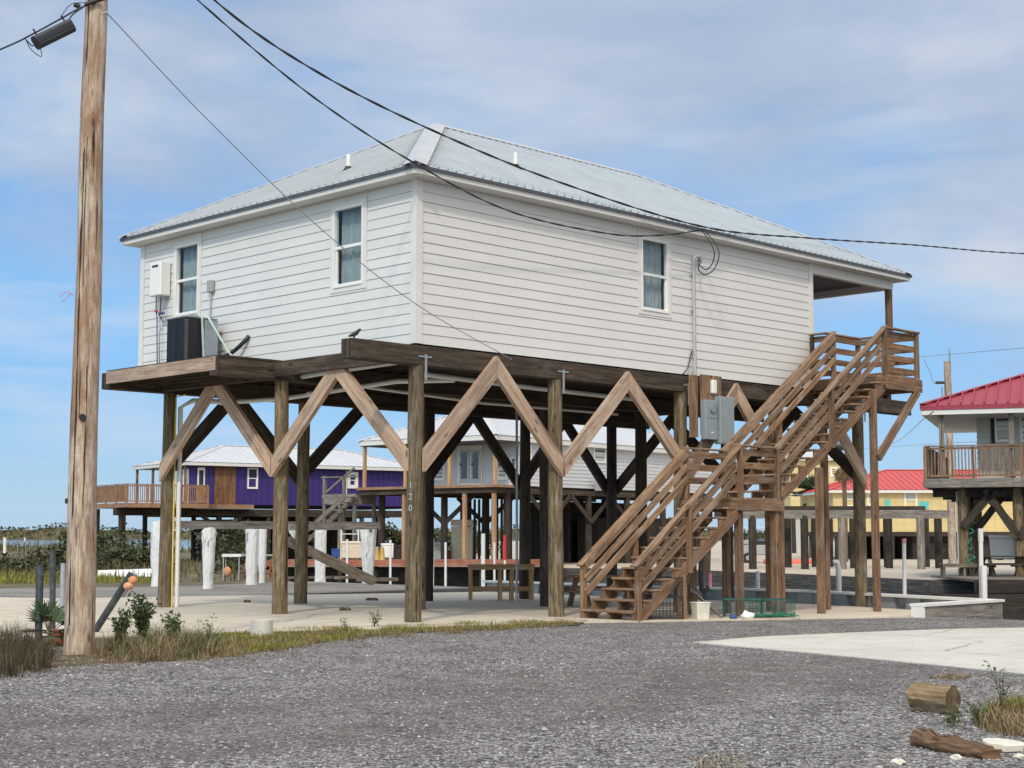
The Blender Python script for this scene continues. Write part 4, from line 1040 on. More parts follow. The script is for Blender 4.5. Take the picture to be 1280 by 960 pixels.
def fan_palm(name, loc, h, n, fl, label, seed, dead=0, trunk=.1):
    random.seed(seed); r = empty(name, loc, 0, label, 'palm'); mb, sm, dm = MB(), MB(), MB()
    sm.tube([(0, 0, -.1), (.02, 0, h*.5), (0, 0, h)], trunk, 9, trunk*.8)
    for i in range(n+dead):
        isd = i >= n
        a = i*2.4+random.uniform(-.3, .3); el = random.uniform(-.1, 1.35) if not isd else random.uniform(-1.45, -1.1)
        d = V3((math.cos(a)*math.cos(el), math.sin(a)*math.cos(el), math.sin(el))); st_ = fl*random.uniform(.4, .7)
        b0 = V3((0, 0, h)); hub = b0+d*st_; sm.tube([b0, hub], .008*fl/.5, 4)
        sd = d.cross(V3((0, 0, 1))).normalized(); up = sd.cross(d)
        for k in range(13):
            t = (k-6)/6*1.25; dd = (d*math.cos(t)+sd*math.sin(t)).normalized(); ln = fl*random.uniform(.75, 1)*(1-.2*abs(t))
            tip = hub+dd*ln-V3((0, 0, ln*.12)); w = up.cross(dd).normalized()*.022*fl/.5
            (dm if isd else mb).face([hub, hub+dd*ln*.5+w, tip, hub+dd*ln*.5-w])
    mb.build('fronds', M['palm'], r); sm.build('trunk', M['stem'], r)
    if dead: dm.build('dead_fronds', M['deadpalm'], r)
    return r
fan_palm('palmetto', G(62, 806), .16, 15, .42, 'small spiky fan palmetto growing against the utility pole base', 41, trunk=.05)

# ==================================================================== UTILITY POLE, LINES
random.seed(11)
pole = empty('utility_pole', (-5.83, 21.02, 0), 0, 'tall weathered brown timber utility pole at the left edge of the lot', 'utility pole')
mb = MB(); n = 14
mb.tube([(0.012*math.sin(i*1.3), 0.01*math.cos(i*1.7), -.3+12.0*i/n) for i in range(n+1)], .204, 28, .135, wob=.02); mb.build('shaft', M['pole'], pole)
mb = MB(); mb.tube([(-.10, -.2, 8.92), (.12, -.19, 9.0)], .03, 6); mb.tube([(-.19, -.1, 8.93), (-.27, -.12, 8.95)], .035, 6); mb.build('cable_bracket', M['black'], pole)
rp = random.Random(6)
for a0, z0, z1, wd in ((-2.0, 0.4, 11.0, .011), (-1.25, 0.9, 5.2, .006), (-1.7, 3.2, 8.0, .005)):
    mb = MB(); n = int((z1-z0)/.14); pts = []; a = a0
    for i in range(n+1):
        z = z0+(z1-z0)*i/n; a += rp.uniform(-.022, .022)+(a0-a)*.12; rad = .204-.069*(z+.3)/12.0
        pts.append((a, z, rad, wd*(.35+1.0*abs(math.sin(i*.37+rp.uniform(0, .8))))))
    for (a1, za, r1, w1), (a2, zb2, r2, w2) in zip(pts, pts[1:]):
        P = [((r1+.003)*math.cos(a1-w1/r1), (r1+.003)*math.sin(a1-w1/r1), za), ((r1+.003)*math.cos(a1+w1/r1), (r1+.003)*math.sin(a1+w1/r1), za), ((r2+.003)*math.cos(a2+w2/r2), (r2+.003)*math.sin(a2+w2/r2), zb2), ((r2+.003)*math.cos(a2-w2/r2), (r2+.003)*math.sin(a2-w2/r2), zb2)]
        mb.face(P)
    mb.build('drying_crack', M['darkcrack'], pole)
mb = MB(); mb.box(-.215, -.19, -.08, 0, 2.02, 2.09); mb.build('tag_plate', M['black'], pole)
mb = MB(); mb.tube([(.02, -.19, 3.18), (.03, -.205, 3.18)], .05, 8); mb.build('knot_hole', M['black'], pole)
mb = MB(); mb.tube([(.14, -.11, 8.83), (.2, -.12, 8.84)], .015, 6); mb.build('guy_hook', M['steel'], pole)
mb = MB(); mb.tube(smooth_path([(-.18, -.08, 4.86), (-.24, -.1, 4.91), (-.30, -.1, 4.90), (-.36, -.1, 4.84)], 4), .006, 4); mb.tube(smooth_path([(-.22, -.1, 4.88), (-.29, -.1, 4.80), (-.33, -.1, 4.77)], 4), .005, 4); mb.build('ribbon', M['pink'], pole)
def cable(name, pts, r, m, label, cat='cable', group=None, twist=0):
    path = smooth_path(pts, 14); mb = MB()
    if not twist: mb.tube(path, r, 5)
    else:
        acc = 0; ps = [[], []]
        fine = smooth_path(path[::2]+[path[-1]], 6)
        for i, p in enumerate(fine):
            if i: acc += (p-fine[i-1]).length
            a = acc*twist
            for k in range(2): ps[k].append(p+V3((0, math.cos(a+k*math.pi)*r*.7, math.sin(a+k*math.pi)*r*.7)))
        for q in ps: mb.tube(q, r*.75, 5)
    return tag(mb.build(name, m), label, cat, group)
PT = V3((-5.75, 21.0, 0))
knot = at(880, 287, 33.3)
cable('power_cable', [PT+V3((0, 0, 10.35)), at(247, 0, 22.2), at(390, 120, 24.6), at(520, 205, 26.8), at(640, 265, 29.0), at(760, 292, 31.2), at(825, 294, 32.3), knot], .0135, M['cable'], 'lower black twisted service cable sagging in front of the roof corner to the house', group=None, twist=5)
cable('power_cable', [PT+V3((0, 0, 10.75)), at(268, 0, 22.4), at(400, 92, 25), at(545, 165, 27.6), at(700, 228, 30.4), knot+V3((0, 0, .06)), at(1010, 297.5, 37.5), at(1140, 306, 43), at(1280, 317, 50), at(1480, 322, 58)], .017, M['cable'], 'upper black twisted cable crossing the roof to the right edge of the view', twist=4)
cable('telephone_wire', [PT+V3((.1, -.1, 8.84)), at(260, 150, 22.8), at(400, 285, 25), at(520, 380, 26.9), HF.W(2.35, -.13, 4.97)], .0085, M['wire'], 'thin pale wire running from the utility pole down across the white wall', 'wire')
cable('drop_wire', [knot, at(893, 303, 33.2), at(899, 318, 33.1), at(893, 336, 33.2), at(882, 343, 33.4), at(873, 337, 33.6), HF.W(8.23, -.19, 7.65)], .013, M['cable'], 'outer drooping black loop from the service cable to the weatherhead', 'wire', 'drop wires at the weatherhead')
cable('drop_wire', [knot+V3((-.05, 0, 0)), at(888, 303, 33.2), at(893, 316, 33.1), at(890, 330, 33.2), at(882, 337, 33.4), at(872, 328, 33.6), HF.W(8.24, -.17, 7.67)], .013, M['cable'], 'inner drooping black loop from the service cable to the weatherhead', 'wire', 'drop wires at the weatherhead')
PB = PT+V3((-.2, -.1, 8.93))
cable('telephone_cable', [at(-160, 128, 19.5), at(0, 62, 20.2), at(40, 43, 20.5), at(75, 24, 20.75), PB, PT+V3((.3, -.15, 9.07)), at(200, -25, 21.8)], .013, M['cable'], 'black line running from the left edge to the utility pole bracket', 'cable')
cable('loop_wire', [at(75, 24, 20.75), at(80, 15, 20.78), at(88, 6, 20.85), at(98, 3.5, 20.9), at(107, 3.5, 20.95)], .006, M['cable'], 'thin loop of wire arching beside the pole above the black splice case', 'wire')
A_, B_ = at(44, 53, 20.5), at(89, 31, 20.82); ax = (B_-A_).normalized()
sp = empty('splice_case', (A_+B_)/2, 0, 'black ribbed splice case hanging from the line left of the utility pole', 'splice case')
mb = MB(); c_ = (A_+B_)/2; h2 = (B_-A_)/2; sd = ax.cross(V3((0, 0, 1))).normalized(); up = sd.cross(ax)
pr_ = [(-.075, -.06), (-.04, -.105), (.04, -.105), (.075, -.06), (.075, .05), (.05, .085), (-.05, .085), (-.075, .05)]
mb.prism([sd*a+up*b-h2 for a, b in pr_], h2*2); fixn(mb.build('case', M['blackpl'], sp, .012))
mb = MB(); mb.beam(-h2*.98+sd*0-up*.01, h2*.98-up*.01, .168, .022, up=up); mb.build('case_flange', M['black'], sp)
for k in (-.75, .8): mb = MB(); mb.tube([h2*k+up*.07, h2*k+up*.17], .012, 5); mb.build('hanger', M['black'], sp)
mb = MB(); mb.tube(smooth_path([-h2-up*.02, -h2*1.22-up*.02, -h2*1.32+up*.08], 5), .009, 5); mb.build('cable_tail', M['cable'], sp); mb = MB(); mb.tube(smooth_path([-h2*.9-up*.09, -h2*1.1-up*.2, -h2*1.35-up*.06, -h2*1.33+up*.1], 6), .006, 5); mb.build('cable_tail', M['cable'], sp); mb = MB(); mb.tube(smooth_path([h2*.98, h2*1.2+up*.1, PB-c_], 5), .011, 5); mb.build('cable_tail', M['cable'], sp)
# posts by the pole
def post_thing(name, p, top, r, m, label, cat='post', group=None, r1=None, lift=.3):
    o = MB(); base = V3(p); o.tube([V3((0, 0, -lift)), V3(top)-base], r, 10, r1); ob = o.build(name, m); ob.location = base; return tag(ob, label, cat, group)
post_thing('pipe_post', G(48, 806), at(50, 707, 23.0), .055, M['oldblack'], 'nearest black pipe post, behind the palmetto', group='old pipe posts left of the utility pole')
post_thing('pipe_post', G(66, 790), at(66, 688, 25.8), .05, M['oldblack'], 'tallest black pipe post, second from the left beside the pole', group='old pipe posts left of the utility pole')
post_thing('pipe_post', G(77, 782), at(79, 704, 27.6), .045, M['galvpipe'], 'blue grey pipe post tight against the left side of the utility pole', group='old pipe posts left of the utility pole')
mb = MB(); mb.tube([G(112, 792)-V3((0, 0, .1)), at(164, 718, 24.9)], .06, 10); tag(mb.build('leaning_pipe', M['oldblack']), 'black pipe leaning to the right behind the utility pole with foam floats at its tip', 'pipe')
fl = empty('crab_float', at(161, 731, 24.75), 0, 'faded orange and white foam floats hung from the tip of the leaning pipe', 'float')
def ball(mb, c, rx, ry, rz, nu=14, nv=9):
    c = V3(c); vs = []; fs = []
    for j in range(nv+1):
        t = math.pi*j/nv
        for i in range(nu): a = 2*math.pi*i/nu; vs.append(c+V3((rx*math.sin(t)*math.cos(a), ry*math.sin(t)*math.sin(a), rz*math.cos(t))))
    for j in range(nv):
        for i in range(nu): fs.append((j*nu+i, (j+1)*nu+i, (j+1)*nu+(i+1) % nu, j*nu+(i+1) % nu))
    mb.mesh(vs, fs, [[(v[0], v[1]) for v in (vs[k] for k in f)] for f in fs], True)
mb = MB(); ball(mb, (.06, 0, .07), .075, .075, .07); mb.build('foam_ball', M['orange'], fl); mb = MB(); ball(mb, (0, -.02, -.02), .085, .08, .065); mb.build('foam_ball', M['orange'], fl)
mb = MB(); mb.tube([(.08, 0, .12), (-.03, 0, -.1), (-.12, .1, -.2)], .008, 4); mb.build('cord', M['black'], fl)
mb = MB(); mb.tube([(0, 0, -.02), (0, 0, .08), (0, 0, .2), (0, 0, .22)], .08, 14, .13); pt = mb.build('flower_pot', M['terracotta']); pt.location = G(76, 806); tag(pt, 'red terracotta pot half hidden between palmetto and utility pole', 'pot')
mb = MB(); mb.tube([(0, 0, -.03), (0, 0, .01), (0, 0, .25), (0, 0, .268)], .175, 24, .168, wob=.02); ob = mb.build('concrete_cylinder', M['pad'], None, .008); ob.location = G(327, 796.5); tag(ob, 'short round concrete test cylinder standing on the turf strip', 'concrete block')
# log and rotten timber on the right
lf = lambda y, z: 1+.075*math.cos(4*math.atan2(z-.122, y)+.6)+.03*math.sin(3*math.atan2(z-.122, y))
lg = empty('cut_log', V3((3.82, 14.2, .0)), R_(-47), 'short sawn log lying on the gravel in front of the pale pad', 'log')
mb = MB(); n = 8
mb.tube([(-.2+.4*i/n, 0, .122+.004*math.sin(i)) for i in range(n+1)], .130, 18, .121, caps=False, wob=.07); mb.v = [(x, y*lf(y, z), .122+(z-.122)*lf(y, z)) for x, y, z in mb.v]; mb.sm = [False]*len(mb.sm); mb.build('bark', M['log'], lg)
for x, r, sgn in ((-.199, .125, -1), (.1995, .1195, 1)):
    mb = MB(); ring = [(sgn*r*math.cos(a*math.pi/12), r*math.sin(a*math.pi/12)) for a in range(24)]; mb.face([(x, y*lf(y, z+.122), .122+z*lf(y, z+.122)) for y, z in ring], [(.5+.13*math.cos(a*math.pi/12), .5+.13*math.sin(a*math.pi/12)) for a in range(24)]); mb.build('cut_end', M['log_end'], lg)
rot = MB(); p0, p1 = G(1150, 931)+V3((0, 0, .06)), G(1240, 949)+V3((0, 0, .05)); n = 12; random.seed(5)
rot.tube([p0-V3((0, 0, .012))+(p1-p0)*i/n+V3((random.uniform(-.012, .012), random.uniform(-.01, .01), random.uniform(-.012, .015))) for i in range(n+1)], .115, 14, .085, wob=.5); rot.v = [(x, y, z*.72 if z > 0 else z) for x, y, z in rot.v]; tag(rot.build('rotten_timber', M['rotten']), 'reddish brown rotten piece of timber at the lower right corner', 'driftwood')
rc = random.Random(8); mb = MB(); pts = []
for a in range(14): t = a*6.283/14; pts.append((.19*math.cos(t)*rc.uniform(.75, 1.1), .11*math.sin(t)*rc.uniform(.75, 1.1), 0))
mb.prism(pts, (0.01, 0, .045)); ob = fixn(mb.build('pale_rock', M['shell'], None, .012)); ob.location = G(1252, 938)+V3((0, 0, .02)); ob.rotation_euler = (.12, .05, -.35); tag(ob, 'flat cream white rock right of the rotten timber', 'rock')
random.seed(21)
for i, (x, y, lab) in enumerate(((1122, 955, 'broken white shell at the lower edge left of the rotten timber'), (1196, 949, 'small white stone in front of the rotten timber'), (1272, 948, 'white stone at the bottom right corner beyond the flat rock'))):
    mb = MB(); rr = random.Random(i+40); ball(mb, (0, 0, .012), .05, .036, .024, 6, 4)
    mb.v = [tuple(c*rr.uniform(.6, 1.25) for c in v) for v in mb.v]; mb.sm = [False]*len(mb.sm)
    ob = mb.build('white_stone', M['shell']); ob.location = G(x, y); tag(ob, lab, 'stone', 'white stones at the lower right')

# ==================================================================== clutter under and beside the house
def bench(name, loc, rz, L, D, H, label, cat, m='new_wood', shelf=True):
    r = empty(name, loc, rz, label, cat); t = MB()
    n = max(2, int(D/.145))
    for i in range(n): t.box(-L/2, L/2, -D/2+i*D/n, -D/2+(i+1)*D/n-.008, H-.04, H)
    t.build('top', M[m], r)
    a = MB(); a.box(-L/2+.02, L/2-.02, -D/2+.01, -D/2+.05, H-.135, H-.045); a.box(-L/2+.02, L/2-.02, D/2-.05, D/2-.01, H-.135, H-.045); a.build('apron', M[m], r)
    for x in ([-L/2+.08, L/2-.08] if L < 1.5 else [-L/2+.08, -L/2+.85, L/2-.6, L/2-.08]):
        for y in (-D/2+.1, D/2-.1): g = MB(); g.box(x-.045, x+.045, y-.045, y+.045, 0, H-.045); g.build('leg', M[m], r)
    if shelf: s = MB(); s.box(-L/2+.05, L/2-.05, -D/2+.15, -D/2+.19, .28, .40); s.build('shelf_rail', M[m], r)
    return r
p = G(626, 746); bench('work_bench', V3((p.x, p.y+.3, gz(10.5))), 0.06, 1.75, .7, .97, 'long timber work bench standing on the slab left of the right front piles', 'bench')
pt_ = HF.W(8.6, 3.0, gz(8.6)+.03)
def picnic(loc, rz, label, m='stair'):
    r = empty('picnic_table', loc, rz, label, 'picnic table')
    t = MB()
    for i in range(5): t.box(-.95, .95, -.36+i*.145, -.36+i*.145+.137, .70, .74)
    t.build('table_top', M[m], r)
    for s in (-1, 1):
        b_ = MB(); b_.box(-.95, .95, s*.72-.135, s*.72-.004, .42, .46); b_.box(-.95, .95, s*.72+.004, s*.72+.135, .42, .46); b_.build('bench_seat', M[m], r)
    for x in (-.7, .7):
        l = MB(); l.beam((x, -.66, 0), (x, -.22, .695), .04, .13, up=(1, 0, 0)); l.beam((x+.04, .66, 0), (x+.04, .22, .695), .04, .13, up=(1, 0, 0)); l.beam((x-.045, -.85, .375), (x-.045, .85, .375), .04, .085); l.build('leg_frame', M[m], r)
    return r
picnic(pt_, R_(20), 'brown picnic table in the shade behind the foot of the stairs')
def cage(name, loc, rz, lx, ly, lz, m, label, cat, group=None, step=.08, r=.004, inner=None):
    ro = empty(name, loc, rz, label, cat, group); b_ = MB(); w = MB()
    for x in (0, lx):
        for y in (0, ly): b_.box(x-.005, x+.005, y-.005, y+.005, 0, lz)
    for z in (0.008, lz):
        for y in (0, ly): b_.box(0, lx, y-.008, y+.008, z-.008, z+.008)
        for x in (0, lx): b_.box(x-.008, x+.008, 0, ly, z-.008, z+.008)
    b_.build('frame', m, ro)
    def ln(p, q): w.beam(p, q, r*2, r*2)
    for i in range(1, int(lx/step)):
        x = i*step; ln((x, 0, 0), (x, 0, lz)); ln((x, ly, 0), (x, ly, lz)); ln((x, 0, lz), (x, ly, lz))
    for i in range(1, int(ly/step)):
        y = i*step; ln((0, y, 0), (0, y, lz)); ln((lx, y, 0), (lx, y, lz)); ln((0, y, lz), (lx, y, lz))
    for i in range(1, int(lz/step)):
        z = i*step; ln((0, 0, z), (lx, 0, z)); ln((0, ly, z), (lx, ly, z)); ln((0, 0, z), (0, ly, z)); ln((lx, 0, z), (lx, ly, z))
    w.build('wire_mesh', m, ro)
    if inner: inner(ro)
    return ro
p = HF.W(4.55, -1.75, gz(4.6)+.03)
cage('crab_trap', p, R_(5), .62, .62, .42, M['black'], 'black wire crab trap under the lower flight, lower one of its pair', 'crab trap', 'crab traps', .07)
cage('crab_trap', p+V3((.03, .04, .43)), R_(10), .6, .6, .36, M['black'], 'black wire crab trap stacked on top of another under the stairs', 'crab trap', 'crab traps', .07)
bk = empty('bucket', HF.W(5.55, -2.15, gz(5.5)+.0), R_(20), 'square pale grey bucket beside the stair support post', 'bucket')
mb = MB(); mb.prism([(-.12, -.12, 0), (.12, -.12, 0), (.12, .12, 0), (-.12, .12, 0)], (0, 0, .01)); 
mb.beam((0, 0, .0), (0, 0, .34), .25, .25, up=(0, 1, 0), taper=1.18); mb.build('shell', M['shell'], bk, .015)
mb = MB(); mb.box(-.155, .155, -.155, .155, .335, .355); mb.build('rim', M['vinyl'], bk, .006)
p = HF.W(6.6, -1.9, gz(6.7)+.02)
cage('crab_trap', p, R_(-12), .75, .7, .36, M['teal'], 'teal coated wire crab trap left in front of the stair posts', 'crab trap', 'crab traps', .05, .0022)
cage('crab_trap', p+V3((.85, .15, 0)), R_(18), .7, .65, .34, M['teal'], 'teal coated wire crab trap at right of its pair, tilted beside the post', 'crab trap', 'crab traps', .05, .0022)
random.seed(77)
def bag(name, loc, s, m, label, cat):
    mb = MB(); ball(mb, (0, 0, s*.4), s, s*.7, s*.55, 14, 9); mb.v = [tuple(c*(1+.22*math.sin(v[0]*31+v[2]*23)*math.cos(v[1]*27)) for c in v) for v in mb.v]
    ob = mb.build(name, m); ob.location = loc; return tag(ob, label, cat)
bag('plastic_bag', HF.W(6.55, -2.55, gz(6.6)+.03), .15, M['vinyl'], 'crumpled white plastic bag on the ground in front of the teal traps', 'bag')
bag('cloth_bundle', HF.W(6.2, -2.45, gz(6.6)+.03), .09, M['blue'], 'small blue bundle left of the white plastic bag', 'bundle')
mb = MB(); nt_ = random.Random(4)
pts = [V3((nt_.uniform(-.5, .5), nt_.uniform(-.18, .18), nt_.uniform(.01, .1))) for i in range(30)]; mb.tube(smooth_path(pts, 5), .012, 5); ob = mb.build('rope_net', M['green']); ob.location = HF.W(7.2, -2.7, gz(7)+.03); tag(ob, 'tangled green net rope lying on the gravel before the traps', 'rope')
mb = MB()
for i in range(5): mb.beam((0, 0, .62-i*.015), (.62+.05*i, -.2+.1*i, .02), .022, .022)
ob = mb.build('stick_bundle', M['grey_wood']); ob.location = HF.W(5.75, -1.75, gz(5.6)); ob.rotation_euler[2] = R_(25); tag(ob, 'thin grey sticks leaning right of the square bucket', 'sticks')
cl = empty('hanging_coat', HF.W(6.55, -1.55, 1.55), R_(45), 'brown coat hanging under the middle landing of the stairs', 'coat')
mb = MB(); mb.prism([(-.15, 0, 0), (-.17, .03, -.75), (.13, .02, -.78), (.15, 0, -.02)], (0, .07, 0)); fixn(mb.build('body', M['brown_cloth'], cl, .02)); mb = MB(); mb.tube(smooth_path([(-.19, 0, -.2), (-.2, 0, -.9), (-.12, .02, -1.08), (.05, .02, -1.03)], 5), .05, 8); mb.build('sleeve', M['black'], cl); mb = MB(); mb.box(.06, .12, -.02, .02, -1.0, -.72); mb.build('sash', M['pink'], cl)
mb = MB(); mb.tube(smooth_path([(0.06*math.cos(a*.9), .05*math.sin(a*.9), -.25+.25*math.cos(a*1.7)) for a in range(22)], 4), .012, 5); ob = mb.build('garden_hose', M['green']); ob.location = HF.W(10.4, 6.6, 1.35); tag(ob, 'coiled green hose hanging on a dark back pile', 'hose')
for i, (x, y, s, lab) in enumerate(((462, 748, .2, 'pair of dark debris lumps on the slab left of the numbered pile'), (432, 764, .13, 'flat dark scrap on the slab nearest the turf'), (308, 753, .12, 'thin dark twig scrap on the slab beside the white pipe'))):
    mb = MB(); 
    for k in range(3): ball(mb, (random.uniform(-s, s)*.7, random.uniform(-s, s)*.4, .03), s*.5, s*.3, .045, 8, 5)
    ob = mb.build('debris', M['rotten']); ob.location = G(x, y)+V3((0, 0, .0)); ob.location.z = gz(luv(G(x, y))[0])+.025; tag(ob, lab, 'debris', 'scraps on the slab')

# ==================================================================== bulkhead of the canal in front of the slab
random.seed(31)
bh = fempty('bulkhead', HF, 'grey sheet pile bulkhead with white cap along the slab and canal', 'bulkhead')
line = [(15.62, 14.2), (15.62, 2.0), (13.65, -3.95)]
for (a, b) in zip(line, line[1:]):
    A, B = V3((a[0], a[1], 0)), V3((b[0], b[1], 0)); d = (B-A); L = d.length; d.normalize(); nn = V3((-d.y, d.x, 0)); mb = MB(); w = .45; i = 0; t = 0
    while t < L-.01:
        e = min(L, t+w); off = .07 if i % 2 else -.05
        mb.beam(A+d*t+nn*off+V3((0, 0, -1.2)), A+d*t+nn*off+V3((0, 0, .12)), .01, .01)
        p, q = A+d*t+nn*off, A+d*e+nn*off
        mb.prism([p+V3((0, 0, -1.4)), q+V3((0, 0, -1.4)), q+V3((0, 0, .10)), p+V3((0, 0, .10))], nn*.02)
        q2 = A+d*e+nn*(-.05 if i % 2 else .07); mb.prism([q+V3((0, 0, -1.4)), q2+V3((0, 0, -1.4)), q2+V3((0, 0, .10)), q+V3((0, 0, .10))], d*.012)
        t = e; i += 1
    fixn(mb.build('sheet_piles', M['bin_grey'], bh))
    mb = MB(); mb.beam(A+V3((0, 0, .135))-d*.1, B+V3((0, 0, .135))+d*.1, .30, .06); mb.build('cap', M['pvc'], bh)
tb = fempty('bulkhead_return', HF, 'short grey timber wall with white cap and white end at the boat slip', 'bulkhead')
mb = MB(); mb.box(10.75, 14.1, -4.05, -3.98, -.26, .09); mb.box(10.75, 14.1, -4.06, -3.99, -.9, -.27); mb.build('timber_face', M['grey_wood'], tb); mb = MB(); mb.box(10.68, 14.15, -4.09, -3.72, .095, .15); mb.build('cap', M['pvc'], tb); mb = MB(); mb.box(10.69, 10.74, -4.05, -3.75, -.24, .092); mb.build('end_board', M['pvc'], tb)
for i in range(8): mb = MB(); mb.tube([(11.2+i*.42, -4.14, -1.6), (11.2+i*.42, -4.14, -.28)], .07, 8); mb.build('support_post', M['dark_wood'], tb)

# ==================================================================== old white-painted dock frame
random.seed(41)
AZ = -.06
ub = fempty('old_dock_frame', HF, 'weathered grey timber beam carried on the row of peeling white piles', 'dock frame')
def onapron(x, y): p = G(x, y, AZ); return p
b0, b1 = at(218, 656, 47.8), at(473, 657, 53.5)
L0 = [HF.L(b0), HF.L(b1)]
for dz in (0, ): mb = MB(); mb.beam((L0[0].x, L0[0].y, L0[0].z), (L0[1].x, L0[1].y, L0[1].z), .22, .25); mb.build('beam', M['grey_wood'], ub)
c0, c1 = HF.L(at(255, 659, 47.5)), HF.L(at(300, 661, 46))
for (x0, x1, y, D, nm) in ((360, 468, 659, 51.5, 'cross_beam'),):
    q0, q1 = HF.L(at(x0, y, 50)), HF.L(at(x1, y-1, 52.8)); mb = MB(); mb.beam(q0, q1, .2, .2); mb.build(nm, M['grey_wood'], ub)
wp = [(197, 733, 652, .21, 'broad white peeling pile hidden partly by the pipe-bearing house pile, leftmost of the row'),
      (260, 736, 660, .17, 'narrow-waisted white peeling pile, second of the row from the left'),
      (314, 731, 657, .19, 'white peeling pile left of a close pair in the middle of the row'),
      (327, 728, 658, .13, 'slim white pile right of a close pair in the middle of the row'),
      (375, 732, 661, .12, 'thin white pile seen between two brown house piles'),
      (400, 727, 661, .19, 'stout white peeling pile right behind the second brown house pile'),
      (460, 727, 655, .235, 'thickest white peeling pile with a dark bolt hole, rightmost of the row')]
for x, y, yt, r, lab in wp:
    b_ = onapron(x, y); t = at(x+(.5 if x < 300 else 0), yt, b_.y); o = MB(); n = 14; k = 16; L = (t-b_).length
    rr = random.Random(int(x)); ph1, ph2 = rr.uniform(0, 6), rr.uniform(0, 6); vs, fs, uv = [], [], []; q0 = rr.uniform(0, 50)
    fac = [1+rr.uniform(-.13, .13) for _ in range(k)]
    for i in range(n+1):
        z = -.2+(L+.2)*i/n; zz = max(0, z)/L; waist = 1-.16*math.exp(-((zz-.12)/.14)**2)+.10*zz+.05*math.sin(zz*7+ph1)
        for j in range(k):
            a = 6.2832*j/k; rad = r*waist*(fac[j]*.6+.4)*(1+.10*math.sin(2*a+ph2+zz*2))*(1+rr.uniform(-.05, .05))
            vs.append((math.cos(a)*rad, math.sin(a)*rad, z+(rr.uniform(-.12, .04) if i == n else 0)))
    for i in range(n):
        for j in range(k):
            j2 = (j+1) % k; fs.append((i*k+j, i*k+j2, (i+1)*k+j2, (i+1)*k+j)); c1, c2 = q0+6.28*r*j/k, q0+6.28*r*(j+1)/k; z1, z2 = L*i/n, L*(i+1)/n
            uv.append([(z1, c1), (z1, c2), (z2, c2), (z2, c1)])
    fs.append(tuple(n*k+j for j in range(k))); uv.append([(vs[n*k+j][0], vs[n*k+j][1]) for j in range(k)])
    o.mesh(vs, fs, uv, False); ob = o.build('white_pile', M['peel']); ob.location = b_; tag(ob, lab, 'pile', 'white peeling piles of the old dock')
tp = (G(460, 727, AZ)).y
mb = MB(); q = at(463.5, 663, tp-.27); mb.tube([q, q+V3((0, -.03, 0))], .05, 8); ob = mb.build('bolt', M['black']); tag(ob, 'dark round bolt head near the top of the thickest white pile', 'bolt')
mb = MB(); mb.beam(at(359, 676, 50.5), G(468, 731, AZ)+V3((0, 0, .1)), .08, .32, up=(0, -.3, 1)); tag(mb.build('fallen_plank', M['plank']), 'long grey plank fallen diagonally from the dock frame to the apron', 'plank')
mb = MB(); mb.beam(at(362, 660, 50.8), at(376, 680, 50.4), .06, .2); tag(mb.build('hanging_brace', M['peel']), 'short white brace hanging off the dock frame between brown piles', 'brace')
for i, (x0, x1, y, h, lab) in enumerate(((448, 495, 727, .12, 'short weathered plank on the apron right of the thickest white pile'), (422, 446, 724, .10, 'pale broken board on the apron before the red deck'), (345, 420, 724, .09, 'long low board along the apron edge behind the fallen plank'), (200, 268, 726, .10, 'dark timber lying along the back edge of the apron at left'))):
    mb = MB(); mb.beam(onapron(x0, y)+V3((0, 0, h/2)), onapron(x1, y-1)+V3((0, 0, h/2)), .3, h); tag(mb.build('loose_board', M['plank']), lab, 'board', 'boards lying on the apron')
# small metal table, pot, boat hull, white skiff
tb_ = empty('metal_table', onapron(289, 725), 0, 'small metal frame table with white top behind the white piles', 'table')
for x, y in ((-.3, 0), (.28, 0), (-.3, .5), (1.5, .5)): mb = MB(); mb.tube([(x, y, 0), (x, y, .85)], .022, 6); mb.build('leg', M['pipegrey'], tb_)
mb = MB(); mb.box(-.35, .35, -.05, .6, .85, .95); mb.build('top', M['pvc'], tb_); mb = MB(); mb.box(.35, 1.6, .45, .55, .88, .93); mb.build('side_rail', M['pipegrey'], tb_)
mb = MB(); ball(mb, (0, 0, .2), .16, .16, .2); ob = mb.build('clay_jug', M['orange']); ob.location = onapron(284, 721); tag(ob, 'round clay coloured jug under the small metal table', 'jug')
cage('wire_crate', onapron(292, 724)+V3((.35, .3, 0)), 0, .95, .6, .6, M['terracotta'], 'rust red wire crate beside the small metal table', 'crate', None, .16, .014)
def hull(name, loc, rz, L, Wd, H, m, label):
    n = 14; vs, fs = [], []; k = 7
    for i in range(n+1):
        t = i/n; w = Wd*.5*(math.sin(math.pi*min(1, t*.55+.45)) if t > 0.02 else .75)*(1 if t < .75 else max(.02, 1-((t-.75)/.25)**2)); h = H*(1-.25*t)
        for j in range(k): a = math.pi*j/(k-1); vs.append((L*(t-.5), math.cos(a)*w, math.sin(a)**.8*h))
    for i in range(n):
        for j in range(k-1): fs.append((i*k+j, i*k+j+1, (i+1)*k+j+1, (i+1)*k+j))
    fs.append(tuple(range(k)))
    mb = MB(); mb.mesh(vs, fs, [[(0, 0)]*len(f) for f in fs], True); ob = fixn(mb.build(name, m)); ob.location = loc; ob.rotation_euler = (0, 0, rz); return tag(ob, label, 'boat')
hull('overturned_boat', at(162, 716, 64).xy.to_3d()+V3((0, 0, -.1)), R_(182), 2.6, 1.2, .33, M['pvc'], 'white boat lying upside down in the marsh grass right of the utility pole')
hull('white_skiff', at(166, 692, 90).xy.to_3d()+V3((0, 0, .25)), R_(5), 3.2, 1.2, .35, M['pvc'], 'small white hull beyond the shrub under the purple house deck')
